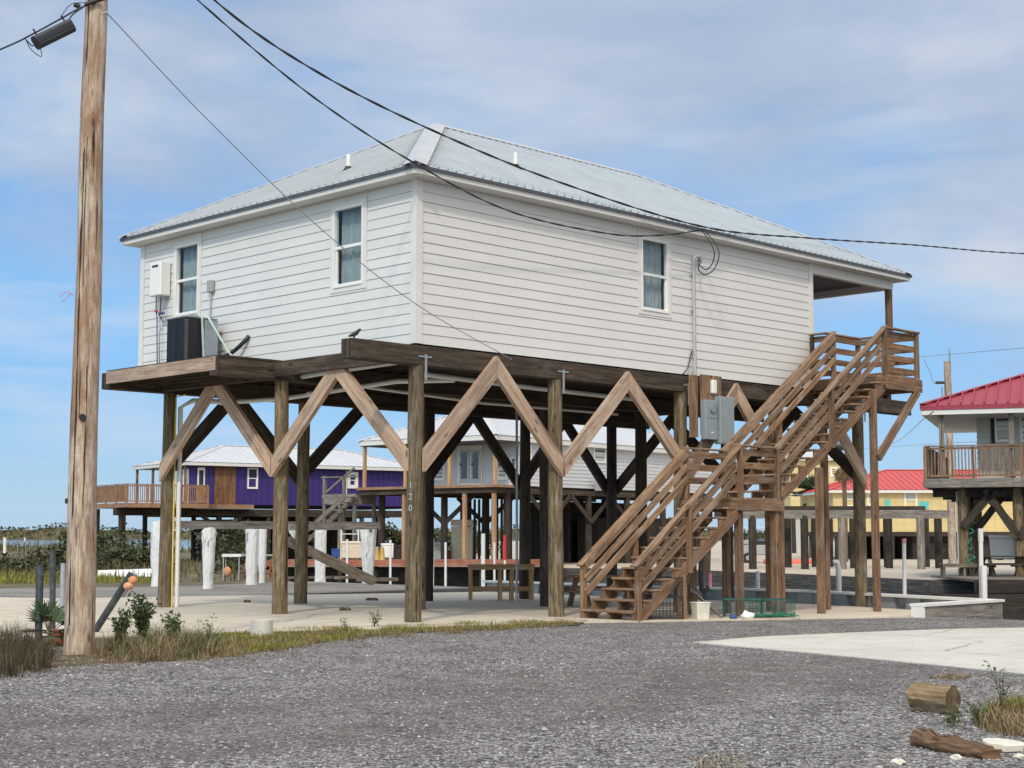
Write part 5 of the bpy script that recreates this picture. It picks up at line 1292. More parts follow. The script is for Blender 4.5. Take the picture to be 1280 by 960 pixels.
# thin white PVC mooring poles
pv = [(434, 722, 674, 'slim white mooring pipe left of the thickest white pile'), (488, 722, 675, 'slim white mooring pipe just right of the thickest white pile'), (512, 724, 676, 'slim white mooring pipe touching the left edge of the numbered pile'), (541, 728, 673, 'slim white mooring pipe right of the numbered pile'), (557, 722, 678, 'faint white mooring pipe behind the work bench left leg')]
for x, y, yt, lab in pv:
    b_ = G(x, y, -.3); post_thing('mooring_pipe', b_, at(x, yt, b_.y), .055, M['pvc'], lab, 'mooring pole', 'white mooring pipes in the canal', lift=1.2)
def capped(x, yb, yt, r, label, top=None, bend=None):
    b_ = G(x, yb, .1); t = at(x, yt, b_.y)
    ro = empty('mooring_post', b_, 0, label, 'mooring post', 'white mooring posts along the bulkhead')
    mb = MB(); pth = [V3((0, 0, -1.2)), t-b_] if not bend else [V3((0, 0, -1.2)), (t-b_)*.75+V3((bend*.35, 0, 0)), (t-b_)+V3((bend, 0, 0)), (t-b_)+V3((bend*2.6, 0, -.02))]
    mb.tube(pth, r, 12); mb.build('pipe', M['pvc'], ro)
    if top: mb = MB(); mb.tube([(t-b_)-V3((0, 0, .02)), (t-b_)+V3((0, 0, top[0]))], r*1.15, 10); mb.build('top_sleeve', top[1], ro)
    return ro
capped(1049, 738, 703, .075, 'white mooring post with bent top between two brown stair posts', bend=-.06)
capped(1130, 741, 678, .052, 'thin white mooring post with pink sleeve right of the tallest stair post', (.10, M['pink']))
capped(1226, 746, 676, .055, 'tall thin white mooring post with chipped top, right of the bulkhead corner', (.3, M['peel']))
capped(1229.5, 746.5, 707, .078, 'thick capped white mooring post at the bulkhead corner')
capped(947, 736, 714, .06, 'short white mooring post between the middle landing posts')
b_ = G(631, 722, -.3); ro = empty('marker_post', b_, 0, 'white pipe with a bright red upper sleeve behind the work bench', 'marker post')
mb = MB(); mb.tube([(0, 0, -1.3), at(631, 698, b_.y)-b_], .055, 10); mb.build('pipe', M['pvc'], ro); mb = MB(); mb.tube([at(631, 700, b_.y)-b_, at(631, 669, b_.y)-b_], .07, 12); mb.build('red_sleeve', M['red'], ro)
for x, yb, yt, r, lab in ((604, 728, 667, .085, 'white peeling post with stepped top behind the work bench left legs'), (618, 724, 678, .05, 'thin white post left of the red marker')):
    b_ = G(x, yb, -.3); post_thing('white_post', b_, at(x, yt, b_.y), r, M['pvc'], lab, 'post', lift=1.2)
for x, yb, yt, lab in ((6, 699, 672, 'white stake in the marsh at the left edge of the view'), (31, 684, 672, 'second white stake from the left in front of the bay')):
    b_ = G(x, yb, -.3); post_thing('white_stake', b_, at(x, yt, b_.y), .12, M['pvc'], lab, 'stake', 'white stakes in the marsh')

# ==================================================================== BACKGROUND HOUSES
random.seed(51)
def B(root, name, m, *boxes, bevel=0):
    mb = MB()
    for b in boxes: mb.box(*b)
    return mb.build(name, m, root, bevel)
def pile_grid(root, us, vs, z, r=.16, m='dark_wood', zb=-.8, jit=.06):
    for u in us:
        for v in vs:
            du, dv = random.uniform(-jit, jit), random.uniform(-jit, jit)
            mb = MB(); mb.tube([(u+du, v+dv, zb), (u, v, z)], r, 10, r*.92); mb.build('pile', M[m], root)
def xbrace(root, p, q, m='dark_wood', w=.08, h=.24): mb = MB(); mb.beam(p, q, w, h); mb.build('brace', M[m], root)
def railing(root, p, q, z0, h, m, posts=None, step=.13, bal=.045, gap=.1):
    """posts are parts, the run of balusters with its rails is one part"""
    p, q = V3((p[0], p[1], 0)), V3((q[0], q[1], 0)); d = q-p; L = d.length; d.normalize(); mb = MB()
    mb.beam(p+V3((0, 0, z0+h)), q+V3((0, 0, z0+h)), .13, .05); mb.beam(p+V3((0, 0, z0+h-.09)), q+V3((0, 0, z0+h-.09)), .04, .08); mb.beam(p+V3((0, 0, z0+gap)), q+V3((0, 0, z0+gap)), .04, .08)
    n = int(L/step)
    for i in range(1, n):
        c = p+d*(L*i/n); mb.beam(c+V3((0, 0, z0+gap)), c+V3((0, 0, z0+h-.06)), bal, bal, up=(0, 1, 0))
    mb.build('railing', M[m], root)
    for i in range((posts or max(2, int(L/2)))+1):
        c = p+d*(L*i/(posts or max(2, int(L/2)))); k = MB(); k.beam(c+V3((0, 0, z0-.25)), c+V3((0, 0, z0+h-.03)), .11, .11, up=(0, 1, 0)); k.build('railing_post', M[m], root)
def wpx(fr, plane, x0, x1, y0, y1):
    """window rectangle of a wall measured in the photo -> along-wall range and heights"""
    if 'v' in plane: a, b = fr.hit(x0, y1, v=plane['v']), fr.hit(x1, y0, v=plane['v']); c0, c1 = a.x, b.x
    else: a, b = fr.hit(x0, y1, u=plane['u']), fr.hit(x1, y0, u=plane['u']); c0, c1 = a.y, b.y
    return min(c0, c1), max(c0, c1), min(a.z, b.z), max(a.z, b.z)
def vplace(v): return lambda a, t, z: (a, v-t, z)
def uplace(u): return lambda a, t, z: (u-t, a, z)
def bgwin(root, fr, plane, px, fm='vinyl', gm='darkglass', fw=.09):
    a0, a1, z0, z1 = wpx(fr, plane, *px)
    pl = vplace(plane['v']) if 'v' in plane else uplace(plane['u'])
    return mk_window(root, pl, a0, a1, z0, z1, None, M[fm], False, M[gm], 0, frame_w=fw)
def ribs(root, fr, plane, x0, x1, step, m, z0, z1):   # vertical board seams
    pass
# ---- purple house
PF = Frame(*at(238, 600, 99).xy, R_(35)); ph = fempty('raised_house', PF, 'deep purple raised house with pale metal hip roof and orange timber deck beyond the marsh', 'house', 'raised houses behind')
ze = 6.12; zf = 3.55
def seamwall(boxes, m, step, parent, z0, z1):
    mb = MB()
    for b in boxes: mb.box(*b)
    for (x0, x1, y0, y1, a, b) in boxes:
        n = int((x1-x0)/step)
        for i in range(1, n): mb.box(x0+i*step-.02, x0+i*step+.02, y0-.025, y0-.002, a+.02, b-.02)
        n = int((y1-y0)/step)
        for i in range(1, n): mb.box(x0-.025, x0-.002, y0+i*step-.02, y0+i*step+.02, a+.02, b-.02)
    return mb.build('wall', M[m], parent)
seamwall([(0, 17, 0, 1.5, zf, ze-.1), (4, 17, 1.5, 8, zf, ze-.1)], 'purple', .42, ph, zf, ze)
hip_roof(ph, -.6, 17.6, -.6, 8.6, ze+.12, .30, .6, M['whiteroof'], M['whiteroof'], M['trim'], th=.22, drip=None, cap=.15, ribw=.05, ribh=.03)
a0, a1, z0, z1 = wpx(PF, {'v': 0}, 267, 294.5, 580, 629); B(ph, 'plywood_panel', M['brownpanel'], (a0, a1, -.08, -.03, zf, ze-.1))
bgwin(ph, PF, {'v': -.03}, (309, 322.5, 585, 611)); bgwin(ph, PF, {'v': -.03}, (434, 447.5, 590, 610.5), fw=.22)
def door(root, fr, plane, px, fm='vinyl', glass=True, gl_=False):
    a0, a1, z0, z1 = wpx(fr, plane, *px); v = plane.get('v'); 
    f = lambda b0, b1, t0, t1, y0, y1: (b0, b1, v-t1, v-t0, y0, y1) if v is not None else (plane['u']-t1, plane['u']-t0, b0, b1, y0, y1)
    d = B(root, 'door', M[fm], f(a0, a1, 0, .05, z0, z1))
    if glass: B(d, 'pane', M['darkglass'], f(a0+(a1-a0)*.2, a1-(a1-a0)*.2, .052, .06, z0+(z1-z0)*(.12 if gl_ else .35), z1-(z1-z0)*.08))
    k = f(a1-.14, a1-.08, .052, .11, z0+.95, z0+1.05); B(d, 'handle', M['black'], k)
    return d
door(ph, PF, {'v': -.03}, (246, 256, 584.5, 627)); door(ph, PF, {'u': -.03}, (228.5, 236.5, 586, 627), glass=False)
B(ph, 'deck', M['porch_wood'], (-5, .4, -2.0, 3.5, zf-.28, zf), (.41, 4, 0-1.0, -.09, zf-.28, zf-.01)); B(ph, 'floor_beam', M['dark_wood'], (-5, 17, -.3, .2, zf-.75, zf-.29), (0, 17, 3.8, 4.2, zf-.75, zf-.3), (0, 17, 7.6, 8, zf-.75, zf-.3), (.42, 17, .21, 7.5, zf-.12, zf-.02))
railing(ph, (-5, -1.95), (.35, -1.95), zf, 1.15, 'porch_wood', 4); railing(ph, (-4.95, -1.9), (-4.95, 3.4), zf, 1.15, 'porch_wood', 3); railing(ph, (.37, -1.9), (.37, -.2), zf, 1.15, 'porch_wood', 1)
for v in (0, 2.6, 5.4, 8.2): B(ph, 'porch_post', M['stair'], (-.42, -.28, v-.07, v+.07, zf, ze))
pile_grid(ph, (-4.6, -1.4, 2, 5.5, 9, 12.5, 16), (-.1, 4, 7.8), zf-.3, .17)
for u in (2, 9): xbrace(ph, (u, -.3, 1.9), (u+1.7, -.3, zf-.6)); xbrace(ph, (u, -.3, 1.9), (u-1.5, -.3, zf-.6))
st_b = B(ph, 'storage_or_shade_box', M['dark_wood'], (2.4, 4.6, 1.0, 4.5, -.1, 2.6), (6.5, 15, 5.5, 7.4, -.1, 2.9)); a0 = wpx(PF, {'v': 1.0}, 245.5, 250.5, 666.5, 674); B(st_b, 'window', M['pipegrey'], (a0[0], a0[1], .95, .99, a0[2], a0[3]))
B(ph, 'downspout', M['vinyl'], (wpx(PF, {'v': 0}, 431.5, 432.8, 585, 632)[0], wpx(PF, {'v': 0}, 431.5, 432.8, 585, 632)[1], -.14, -.04, zf-.1, ze))
# ---- grey house in the middle
GF = Frame(*at(620, 543.5, 80).xy, R_(53)); gh = fempty('raised_house', GF, 'pale grey raised house with pale ribbed hip roof, glazed double door and timber porch posts', 'house', 'raised houses behind')
ze, zf = 6.78, 4.2; LU = 23
def lapbg(boxes, m, parent, h=.2):
    mb = MB()
    for (x0, x1, y0, y1, a, b) in boxes:
        n = max(1, round((b-a)/h))
        for i in range(n):
            z = a+(b-a)*i/n; zz = a+(b-a)*(i+1)/n; e = .03
            pts = [(x0-e, y0-e, z), (x1+e, y0-e, z), (x1+e, y1+e, z), (x0-e, y1+e, z)]; pt2 = [(x0, y0, zz), (x1, y0, zz), (x1, y1, zz), (x0, y1, zz)]
            mb.mesh(pts+pt2, [(3, 2, 1, 0), (0, 1, 5, 4), (1, 2, 6, 5), (2, 3, 7, 6), (3, 0, 4, 7)], [[(0, 0), (1, 0), (1, 1), (0, 1)]]*5)
    return mb.build('wall', M[m], parent)
vE = GF.hit(511, 580, u=2.5).y; lapbg([(2.5, LU-.3, .4, vE, zf, ze-.12)], 'greywall', gh)
hip_roof(gh, 0, LU, 0, 9.7, ze, .42, .3, M['whiteroof'], M['whiteroof'], M['trim'], th=.26, drip=None, cap=.2, ribw=.06, ribh=.03)
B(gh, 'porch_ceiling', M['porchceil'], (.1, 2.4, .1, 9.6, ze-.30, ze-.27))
for v in (.25, 3.3, 6.4, 9.4): B(gh, 'porch_post', M['new_wood'], (.18, .34, v-.08, v+.08, zf, ze-.26))
pU = {'u': 2.46}
dd = B(gh, 'door_frame', M['vinyl'], (2.40, 2.46, wpx(GF, pU, 572.5, 603, 560, 604)[0], wpx(GF, pU, 572.5, 603, 560, 604)[1], zf+.02, zf+2.25))
door(gh, GF, {'u': 2.39}, (574.5, 587, 562, 603.5), 'greydoor', True, True); door(gh, GF, {'u': 2.39}, (589, 601, 562, 603.5), 'greydoor', True, True)
for px in ((541, 556, 566, 601), (621, 634, 571, 600), (638, 646, 571, 600)): bgwin(gh, GF, pU, px, gm='screen')
pV = {'v': .36}
for px in ((742, 757, 556, 578), (655, 664, 556, 596)): bgwin(gh, GF, pV, px, gm='screen')
B(gh, 'porch_floor', M['porch_wood'], (-.1, 2.5, -.1, 9.7, zf-.14, zf)); B(gh, 'floor_beam', M['girder'], (.05, .3, .1, 9.6, zf-.42, zf-.15), (.31, LU-.3, .2, .5, zf-.42, zf-.15), (.31, LU-.3, 4.5, 4.8, zf-.42, zf-.15), (.31, LU-.3, 9.0, 9.3, zf-.42, zf-.15), (2.6, LU-.4, .51, 8.9, zf-.14, zf-.02), (2.51, LU-.3, 8.91, 9.6, zf-.14, zf))
for v in (.25, 2.2, 6.4): B(gh, 'porch_pier', M['new_wood'], (.08, .26, v-.09, v+.09, -.2, zf-.43))
pile_grid(gh, (1.4, 5, 9, 13, 17, 21), (.35, 4.6, 9.1), zf-.43, .2)
for u in (5, 9, 13): xbrace(gh, (u, .15, 2.3), (u+1.9, .15, zf-.5)); xbrace(gh, (u, .15, 2.3), (u-1.9, .15, zf-.5))
B(gh, 'storage_or_shade_box', M['dark_wood'], (14, 22, 5, 8.8, -.1, 3.6)); B(gh, 'storage_or_shade_box', M['dark_wood'], (13.5, 20, .9, 4.2, -.1, 2.6)); B(gh, 'shade_slats', M['girder'], *[(5.2, 5.25, 2.9+i*.32, 3.05+i*.32, -.1, 3.6) for i in range(12)])  # dark boxes and slats added to stand in for the shade under the house
for u in (1.4, 5): xbrace(gh, (u, 4.6, 2.2), (u, 6.6, zf-.5)); xbrace(gh, (u, 4.6, 2.2), (u, 2.6, zf-.5))
# side platform and stair of the grey house
B(gh, 'side_platform', M['grey_wood'], (-.1, 1.7, 9.75, 12.3, zf-.55, zf-.33), (-.1, 1.6, 9.75, 12.2, zf-.9, zf-.56)); 
for u, v in ((0, 9.9), (0, 12.2), (1.6, 12.2), (1.6, 9.9), (0, 11)): B(gh, 'platform_post', M['grey_wood'], (u-.08, u+.08, v-.08, v+.08, -.2, zf+.7 if v > 12 else zf-.57))
mb = MB(); mb.beam((0, 9.8, zf+.62), (0, 12.4, zf+.62), .2, .07); mb.beam((-.05, 9.9, zf+1.1), (-.05, 12.0, zf-.2), .1, .1); mb.build('platform_rail', M['grey_wood'], gh)
for k_ in (0, 1): mb = MB(); mb.beam((-.2-k_*.9, 9.6, zf-.5), (-.2-k_*.9, 13.4, 1.2), .06, .24); mb.build('stair_stringer', M['plank'], gh)
mb = MB()
for i in range(11): mb.box(-1.1, -.15, 9.6+i*.36, 9.85+i*.36, zf-.55-i*.30, zf-.51-i*.30)
mb.build('stair_treads', M['plank'], gh)
mb = MB(); mb.tube([(7, -.5, 5.2), (7, -.5, 5.9)], .03, 6); mb.tube([(7, -.46, 5.55), (7.2, -.3, 5.55)], .03, 6); mb.build('wall_bracket', M['pipegrey'], gh)
B(gh, 'condenser', M['bin_grey'], (9.2, 10.4, -.75, 0.05, zf-.12, zf+.5))
# red stained dock in front of it
rd = empty('canal_deck', (0, 0, 0), 0, 'reddish timber deck along the far side of the canal before the grey house', 'deck')
B(rd, 'deck_boards', M['redwood'], (-12.6, 2.5, 76.6, 80.5, .22, .34)); B(rd, 'rim_board', M['redwood'], (-12.6, 2.5, 76.52, 76.58, .05, .345))
for i in range(9): mb = MB(); mb.tube([(-12+i*1.75, 76.9, -2), (-12+i*1.75, 76.9, .2)], .13, 8); mb.build('pile', M['dark_wood'], rd)
# belongings under the grey house
def boxthing(name, x, y, Y, w, d, h, m, label, cat, group=None, z=-.05):
    """a lidded tub or chest with a rim and feet"""
    p = at(x, y, Y); ro = empty(name, (p.x, p.y, z), R_(random.uniform(-20, 20)), label, cat, group)
    mb = MB(); mb.beam((0, 0, .05), (0, 0, h*.85), w, d, up=(0, 1, 0), taper=1.06); mb.build('body', M[m], ro, .03)
    B(ro, 'lid', M[m], (-w*.55, w*.55, -d*.55, d*.55, h*.86, h), bevel=.03); B(ro, 'foot', M['black'], (-w*.4, -w*.3, -d*.4, d*.4, 0, .048), (w*.3, w*.4, -d*.4, d*.4, 0, .048)); return ro
boxthing('storage_tub', 473, 680, 82, .7, .5, .6, 'blue', 'bright blue tub under the grey house right of the thickest white pile', 'tub', z=.35)
boxthing('storage_tub', 427, 680, 83, .9, .6, .5, 'blue', 'blue tub left of the thickest white pile under the purple house eave', 'tub', z=.35)
boxthing('chest', 440, 690, 80, 1.1, .7, .9, 'cream', 'cream wooden chest standing on the red canal deck', 'chest', z=.35)
boxthing('chest', 484, 692, 81, .6, .6, .8, 'vinyl', 'small white chest on the red canal deck', 'chest', z=.35)
boxthing('water_tank', 580, 680, 88, 1.2, 1.0, 2.5, 'cream', 'tall cream tank under the left porch of the grey house', 'tank', z=-.05)
bush('shrub', at(472, 690, 118).xy.to_3d()+V3((0, 0, -.05)), 4.2, 2.5, 2.4, 2200, .16, 'dark scrub seen through the side stairs of the grey house', seed=71, group='scrub behind the grey house')
bush('shrub', at(560, 690, 122).xy.to_3d()+V3((0, 0, -.05)), 4.6, 2.5, 2.0, 2200, .16, 'dark scrub seen under the porch of the grey house left of the tall tank', seed=72, group='scrub behind the grey house')
boxthing('crate', 452, 690, 84, .9, .7, .7, 'stair', 'brown wooden crate right of the cream chest on the far bank', 'crate', z=-.05)
boxthing('crate', 505, 690, 86, 1.3, .9, 1.1, 'dark_wood', 'dark wooden crate behind the small white chest', 'crate', z=-.05)
boxthing('wheeled_bin', 548, 690, 87, .8, .8, 1.25, 'bin_grey', 'grey lidded bin under the porch right of the numbered pile', 'bin', z=-.05)
boxthing('storage_tub', 560, 690, 89, 1.1, .8, .8, 'terracotta', 'rust brown tub under the porch of the grey house', 'tub', z=-.05)
sr = empty('wire_rack', at(437, 690, 81.5).xy.to_3d()+V3((0, 0, .345)), R_(10), 'white wire rack standing behind the cream chest on the red deck', 'rack')
for x in (-.45, .45):
    for y in (-.2, .2): B(sr, 'rack_post', M['vinyl'], (x-.025, x+.025, y-.025, y+.025, 0, 1.75))
for z in (.9, 1.3, 1.7): B(sr, 'rack_shelf', M['vinyl'], (-.42, .42, -.17, .17, z-.02, z+.02))
for i, (x, lab) in enumerate(((471, 'ochre jug left of a pair on the red canal deck'), (477.5, 'ochre jug right of a pair on the red canal deck'))):
    p = at(x, 692, 78); mb = MB(); mb.tube([(0, 0, 0), (0, 0, .02), (0, 0, .42), (0, 0, .55), (0, 0, .66)], .17, 12, .07); ob = mb.build('fuel_jug', M['ochre']); ob.location = (p.x, p.y, .345); tag(ob, lab, 'jug', 'ochre jugs on the deck')
# ---- yellow house with red roof
YF = Frame(*at(1041, 613, 104).xy, R_(2)); yh = fempty('raised_house', YF, 'ochre yellow house with bright red metal roof and turquoise wall patches', 'house', 'raised houses behind')
ze, zf = 4.6, 1.8
seamwall([(0, 17, 0, 10, zf, ze-.05)], 'yellowwall', .61, yh, zf, ze)
hip_roof(yh, -.45, 17.5, -.45, 10.45, ze, .285, .42, M['redroof'], M['redroof'], M['trim'], th=.2, drip=None, cap=.14, ribw=.05, ribh=.035)
for px in ((1055, 1069, 614.5, 634), (1130.5, 1146, 615, 635), (1084, 1094, 616, 632)): bgwin(yh, YF, {'v': -.03}, px, gm='pipegrey')
for px in ((1106.5, 1112, 624, 633), (1149, 1160.5, 627, 636)):
    a = wpx(YF, {'v': -.03}, *px); B(yh, 'painted_patch', M['turq'], (a[0], a[1], -.06, -.03, a[2], a[3]))
pile_grid(yh, (.3, 4, 8, 12, 16), (.2, 5, 9.7), zf-.02, .2); B(yh, 'storage_or_shade_box', M['dark_wood'], (3, 16.5, 6, 9.4, -.1, zf-.05), (5.5, 11, .6, 4.5, -.1, zf-.1)); B(yh, 'floor_beam', M['dark_wood'], (0, 17, .02, 9.9, zf-.3, zf-.015))
# ---- bright yellow house farther off
BF = Frame(*at(988, 600, 140).xy, R_(8)); by = fempty('raised_house', BF, 'lemon yellow house far behind the stairs with small dark windows', 'house', 'raised houses behind')
lapbg([(0, 5.2, 0, 7, 3.9, 8.4)], 'yellowwall', by); hip_roof(by, -.5, 5.7, -.5, 7.5, 8.5, .3, .5, M['whiteroof'], M['whiteroof'], M['trim'], th=.2, drip=None, cap=.12)
for px in ((1005, 1010.5, 587, 597), (1038, 1046, 584, 596)): bgwin(by, BF, {'v': -.03}, px, fw=.14)
pile_grid(by, (.3, 2.6, 4.9), (.3, 6.6), 3.9, .2); B(by, 'storage_or_shade_box', M['beigewall'], (.6, 3.4, 1, 6, -.1, 3.6)); B(by, 'lean_to_roof', M['whiteroof'], (3.6, 7.4, -2.5, 0, 3.95, 4.1))
# ---- maroon roof house on the right
MF = Frame(*at(1150, 507.5, 57).xy, R_(-20)); mh = fempty('raised_house', MF, 'off white raised house under a dark red standing seam roof at the right edge', 'house', 'raised houses behind')
ze, zf = 6.35, 3.66
hip_roof(mh, 0, 12, 0, 11, ze, .375, .42, M['maroon'], M['maroon'], M['trim'], th=.34, drip=M['maroon'], cap=.12, ribw=.045, ribh=.085)
B(mh, 'eave_trim', M['maroon'], (-.01, 12.01, -.01, .03, ze-.16, ze-.05))
pv_ = {'v': 2.4}; uw = MF.hit(1222, 560, v=2.4).x
lapbg([(uw, 11.6, 2.4, 10.6, zf, ze-.3)], 'beigewall', mh)
for px in ((1243.5, 1264.5, 520, 553), (1275, 1296, 520, 553)): bgwin(mh, MF, {'v': 2.36}, px, fw=.08)
a = wpx(MF, {'v': 2.36}, 1239, 1243, 523, 554); B(mh, 'shutter', M['dark_wood'], (a[0], a[1], 2.31, 2.36, a[2], a[3]))
for x in (1177.5, 1265): c = MF.hit(x, 560, v=.45).x; B(mh, 'porch_post', M['grey_wood'], (c-.09, c+.09, .36, .54, zf, ze-.33))
B(mh, 'deck', M['grey_wood'], (.05, 12, .2, 11, zf-.06, zf)); B(mh, 'rim_joist', M['grey_wood'], (.05, 1.4, .12, .19, zf-.33, zf-.01), (1.41, 3.2, .12, .19, zf-.33, zf-.01), (3.21, 12, .12, .19, zf-.33, zf-.01), (.02, .09, .2, 11, zf-.33, zf-.07)); B(mh, 'floor_beam', M['dark_wood'], (.3, 12, .9, 1.2, zf-.66, zf-.34), (.3, 12, 5.5, 5.8, zf-.66, zf-.34), (.3, 12, 10, 10.3, zf-.66, zf-.34), (1.2, 12, .25, 10.8, zf-.3, zf-.07))
railing(mh, (.1, .3), (12, .3), zf, 1.2, 'stair', 7, .12, .045); railing(mh, (.12, .35), (.12, 10.8), zf, 1.2, 'grey_wood', 5, .14, .05)
pile_grid(mh, (1.35, 3.3, 6.6, 10), (1.0, 5.6, 10.1), zf-.35, .21, 'pile')
for p, q in (((1.35, .72, 1.9), (2.55, .72, zf-.4)), ((3.3, .72, 1.5), (2.2, .72, zf-.4)), ((3.3, .72, 1.5), (4.6, .72, zf-.4)), ((3.3, 5.4, 1.5), (1.9, 5.4, zf-.4)), ((1.35, 5.4, 1.5), (2.7, 5.4, zf-.4)), ((1.6, 1.2, 1.7), (1.6, 2.9, zf-.4))): xbrace(mh, p, q, 'girder', .1, .28)
mb = MB(); mb.tube([(1.16, .85, .2), (1.16, .85, 3.2)], .03, 6); mb.build('conduit', M['pipegrey'], mh)
# dock, picnic table, hose, chest at the right
rdk = empty('slip_dock', (0, 0, 0), 0, 'low weathered timber dock along the right bank of the boat slip', 'dock')
B(rdk, 'deck_boards', M['plank'], (15.6, 34, 52.6, 58.0, .02, .10)); B(rdk, 'rim_board', M['dark_wood'], (15.6, 34, 52.5, 52.58, -.35, .09), (12.5, 34, 51.5, 51.58, -.6, -.35)); B(rdk, 'bank_timber', M['dark_wood'], (13.0, 34, 51.2, 51.49, -1.6, -.45))
for i in range(8): mb = MB(); mb.tube([(15.8+i*2.2, 52.4, -2), (15.8+i*2.2, 52.4, .05)], .13, 8); mb.build('pile', M['dark_wood'], rdk)
p = at(1256, 715, 56.5); picnic(V3((p.x, p.y, .1)), R_(8), 'dark picnic table on the dock under the maroon roofed house', 'dark_wood')
p = at(1209, 715, 57); bench('plank_bench', V3((p.x, p.y, .1)), .1, 2.0, .4, .45, 'low plank bench beside the green netted pile', 'bench', 'plank', False)
boxthing('white_chest', 1263, 695, 62, 1.3, .9, 1.0, 'vinyl', 'white box chest standing behind the dark picnic table', 'chest', z=.6)
mb = MB(); rr = random.Random(9); mb.tube(smooth_path([V3((rr.uniform(-.15, .15), rr.uniform(-.1, .1), 2.2-i*.085)) for i in range(24)], 4), .035, 5); ob = mb.build('green_net', M['green']); ob.location = MF.W(1.62, .95, .1); tag(ob, 'green net hanging down the thick pile of the maroon roofed house', 'net')
hs = MB(); pc = at(1187, 700, 54); hs.tube(smooth_path([(0, 0, 0), (.3, .2, .25), (.55, .1, .1), (.5, -.2, -.2), (.2, -.1, -.15)], 6), .02, 5)
# ---- stripped house frame on black piles between the stairs and the right house
fr_ = empty('stripped_house_frame', (0, 0, 0), 0, 'bare grey floor beams on black piles left from a removed house', 'house frame')
q0, q1 = at(925, 643, 75), at(1186, 643, 75); zb_ = q0.z
B(fr_, 'beam', M['grey_wood'], (q0.x, q1.x, 74.85, 75.15, zb_-.2, zb_+.2)); B(fr_, 'beam', M['dark_wood'], (q0.x-.5, q1.x+.3, 80.3, 80.7, zb_-.05, zb_+.5)); B(fr_, 'beam', M['grey_wood'], (q0.x, q1.x, 77.5, 77.8, zb_-.15, zb_+.25))
for x, Y, yb in ((940, 75, 709), (1005, 75, 711), (1052, 75, 710), (1066, 77, 703), (1110, 77, 704), (1150, 75, 710), (1172, 77, 706), (984, 79, 702), (1018, 80, 701), (1036, 80, 701), (1108, 80, 701), (963, 79, 703), (1156, 80, 702)):
    p = at(x, 640, Y); mb = MB(); mb.tube([(p.x, p.y, -.3), (p.x, p.y, zb_-.06)], .19, 10); mb.build('pile', M['grey_wood' if x in (1150, 1052) else 'dark_wood'], fr_)
# kayaks, cart
hull('kayak', at(988, 703, 88).xy.to_3d()+V3((0, 0, -.05)), R_(8), 3.0, .75, .28, M['kayak'], 'orange red kayak upside down left of its pair under the bare frame')
hull('kayak', at(1017, 702, 90).xy.to_3d()+V3((0, 0, -.05)), R_(-6), 2.6, .75, .26, M['kayak'], 'orange red kayak upside down right of its pair under the bare frame')
ct = empty('utility_cart', at(950, 690, 92).xy.to_3d()+V3((0, 0, -.05)), R_(8), 'pale grey two seat utility cart parked under the bare frame behind the stairs', 'utility cart')
B(ct, 'body', M['bin_grey'], (-1.5, 1.3, -.6, .6, .45, 1.05), (-1.5, -.5, -.6, .6, 1.06, 1.35), bevel=.06); B(ct, 'canopy', M['whiteroof'], (-1.2, 1.2, -.62, .62, 2.0, 2.06), bevel=.02); B(ct, 'seat', M['black'], (-.4, .3, -.5, .5, 1.06, 1.3), (-.42, -.28, -.5, .5, 1.31, 1.7))
for x in (-1.1, 1.1):
    for y in (-.55, .55): B(ct, 'canopy_post', M['black'], (x-.03, x+.03, y-.03, y+.03, 1.06, 1.99))
for x in (-.95, .9):
    for y in (-.62, .62): mb = MB(); mb.tube([(x, y-.1, .3), (x, y+.1, .3)], .3, 16); w_ = mb.build('wheel', M['black'], ct); mb = MB(); mb.tube([(x, y-.11, .3), (x, y+.11, .3)], .14, 12); mb.build('rim', M['steel'], w_)
# palms
fan_palm('fan_palm', at(1013, 640, 112).xy.to_3d(), 4.4, 22, 1.3, 'green fan palm behind the stairs before the lemon yellow house', 61, dead=4, trunk=.16)
fan_palm('fan_palm', at(1056, 640, 96).xy.to_3d(), 6.2, 5, 1.0, 'palm with a beard of brown dead fronds beside the end house pile', 62, dead=16, trunk=.16)
# ---- distant utility poles and wires
def dpole(x, yt, Y, r, label, arms=True):
    p = at(x, yt, Y); ro = empty('utility_pole', (p.x, p.y, 0), 0, label, 'utility pole')
    mb = MB(); mb.tube([(0, 0, -.5), (0, 0, p.z)], r*1.2, 10, r); mb.build('shaft', M['pole'], ro)
    if arms:
        mb = MB(); mb.tube([(.15, 0, p.z-.2), (.15, 0, p.z+.75)], .05, 6); mb.build('top_pin', M['boxgrey'], ro)
        mb = MB(); mb.tube([(-.25, -.1, p.z-1.25), (-.75, -.1, p.z-1.25)], .09, 6); mb.build('cutout', M['black'], ro); mb = MB(); mb.tube([(-.35, 0, p.z-1.5), (-.35, 0, p.z-2.3)], .05, 6); mb.build('arrester', M['boxgrey'], ro); mb = MB(); mb.tube([(.5, 0, p.z-2.5), (.5, 0, p.z-3.4)], .3, 10); mb.build('transformer', M['boxgrey'], ro)
    return p
P1 = dpole(1184, 452, 90, .2, 'far utility pole with transformer rising behind the dark red roof')
P2 = dpole(1090, 545, 170, .2, 'very distant bare utility pole right of the tallest stair post', False)
def wire(pts, label, r=.018): cable('overhead_wire', pts, r, M['boxgrey'], label, 'wire', 'far overhead wires')
wire([at(1040, 455, 120), at(1186, 443, 90), at(1300, 433, 74)], 'top far wire passing the tip of the distant pole')
wire([at(1155, 449, 88), at(1162, 464, 89), at(1167, 478, 89.5), at(1171, 476, 89.9)], 'short slack jumper wire at the distant pole cutout')
wire([at(1090, 560, 168), at(1150, 556, 130), at(1290, 548, 82)], 'upper of the low far wires behind the dark red roof house')
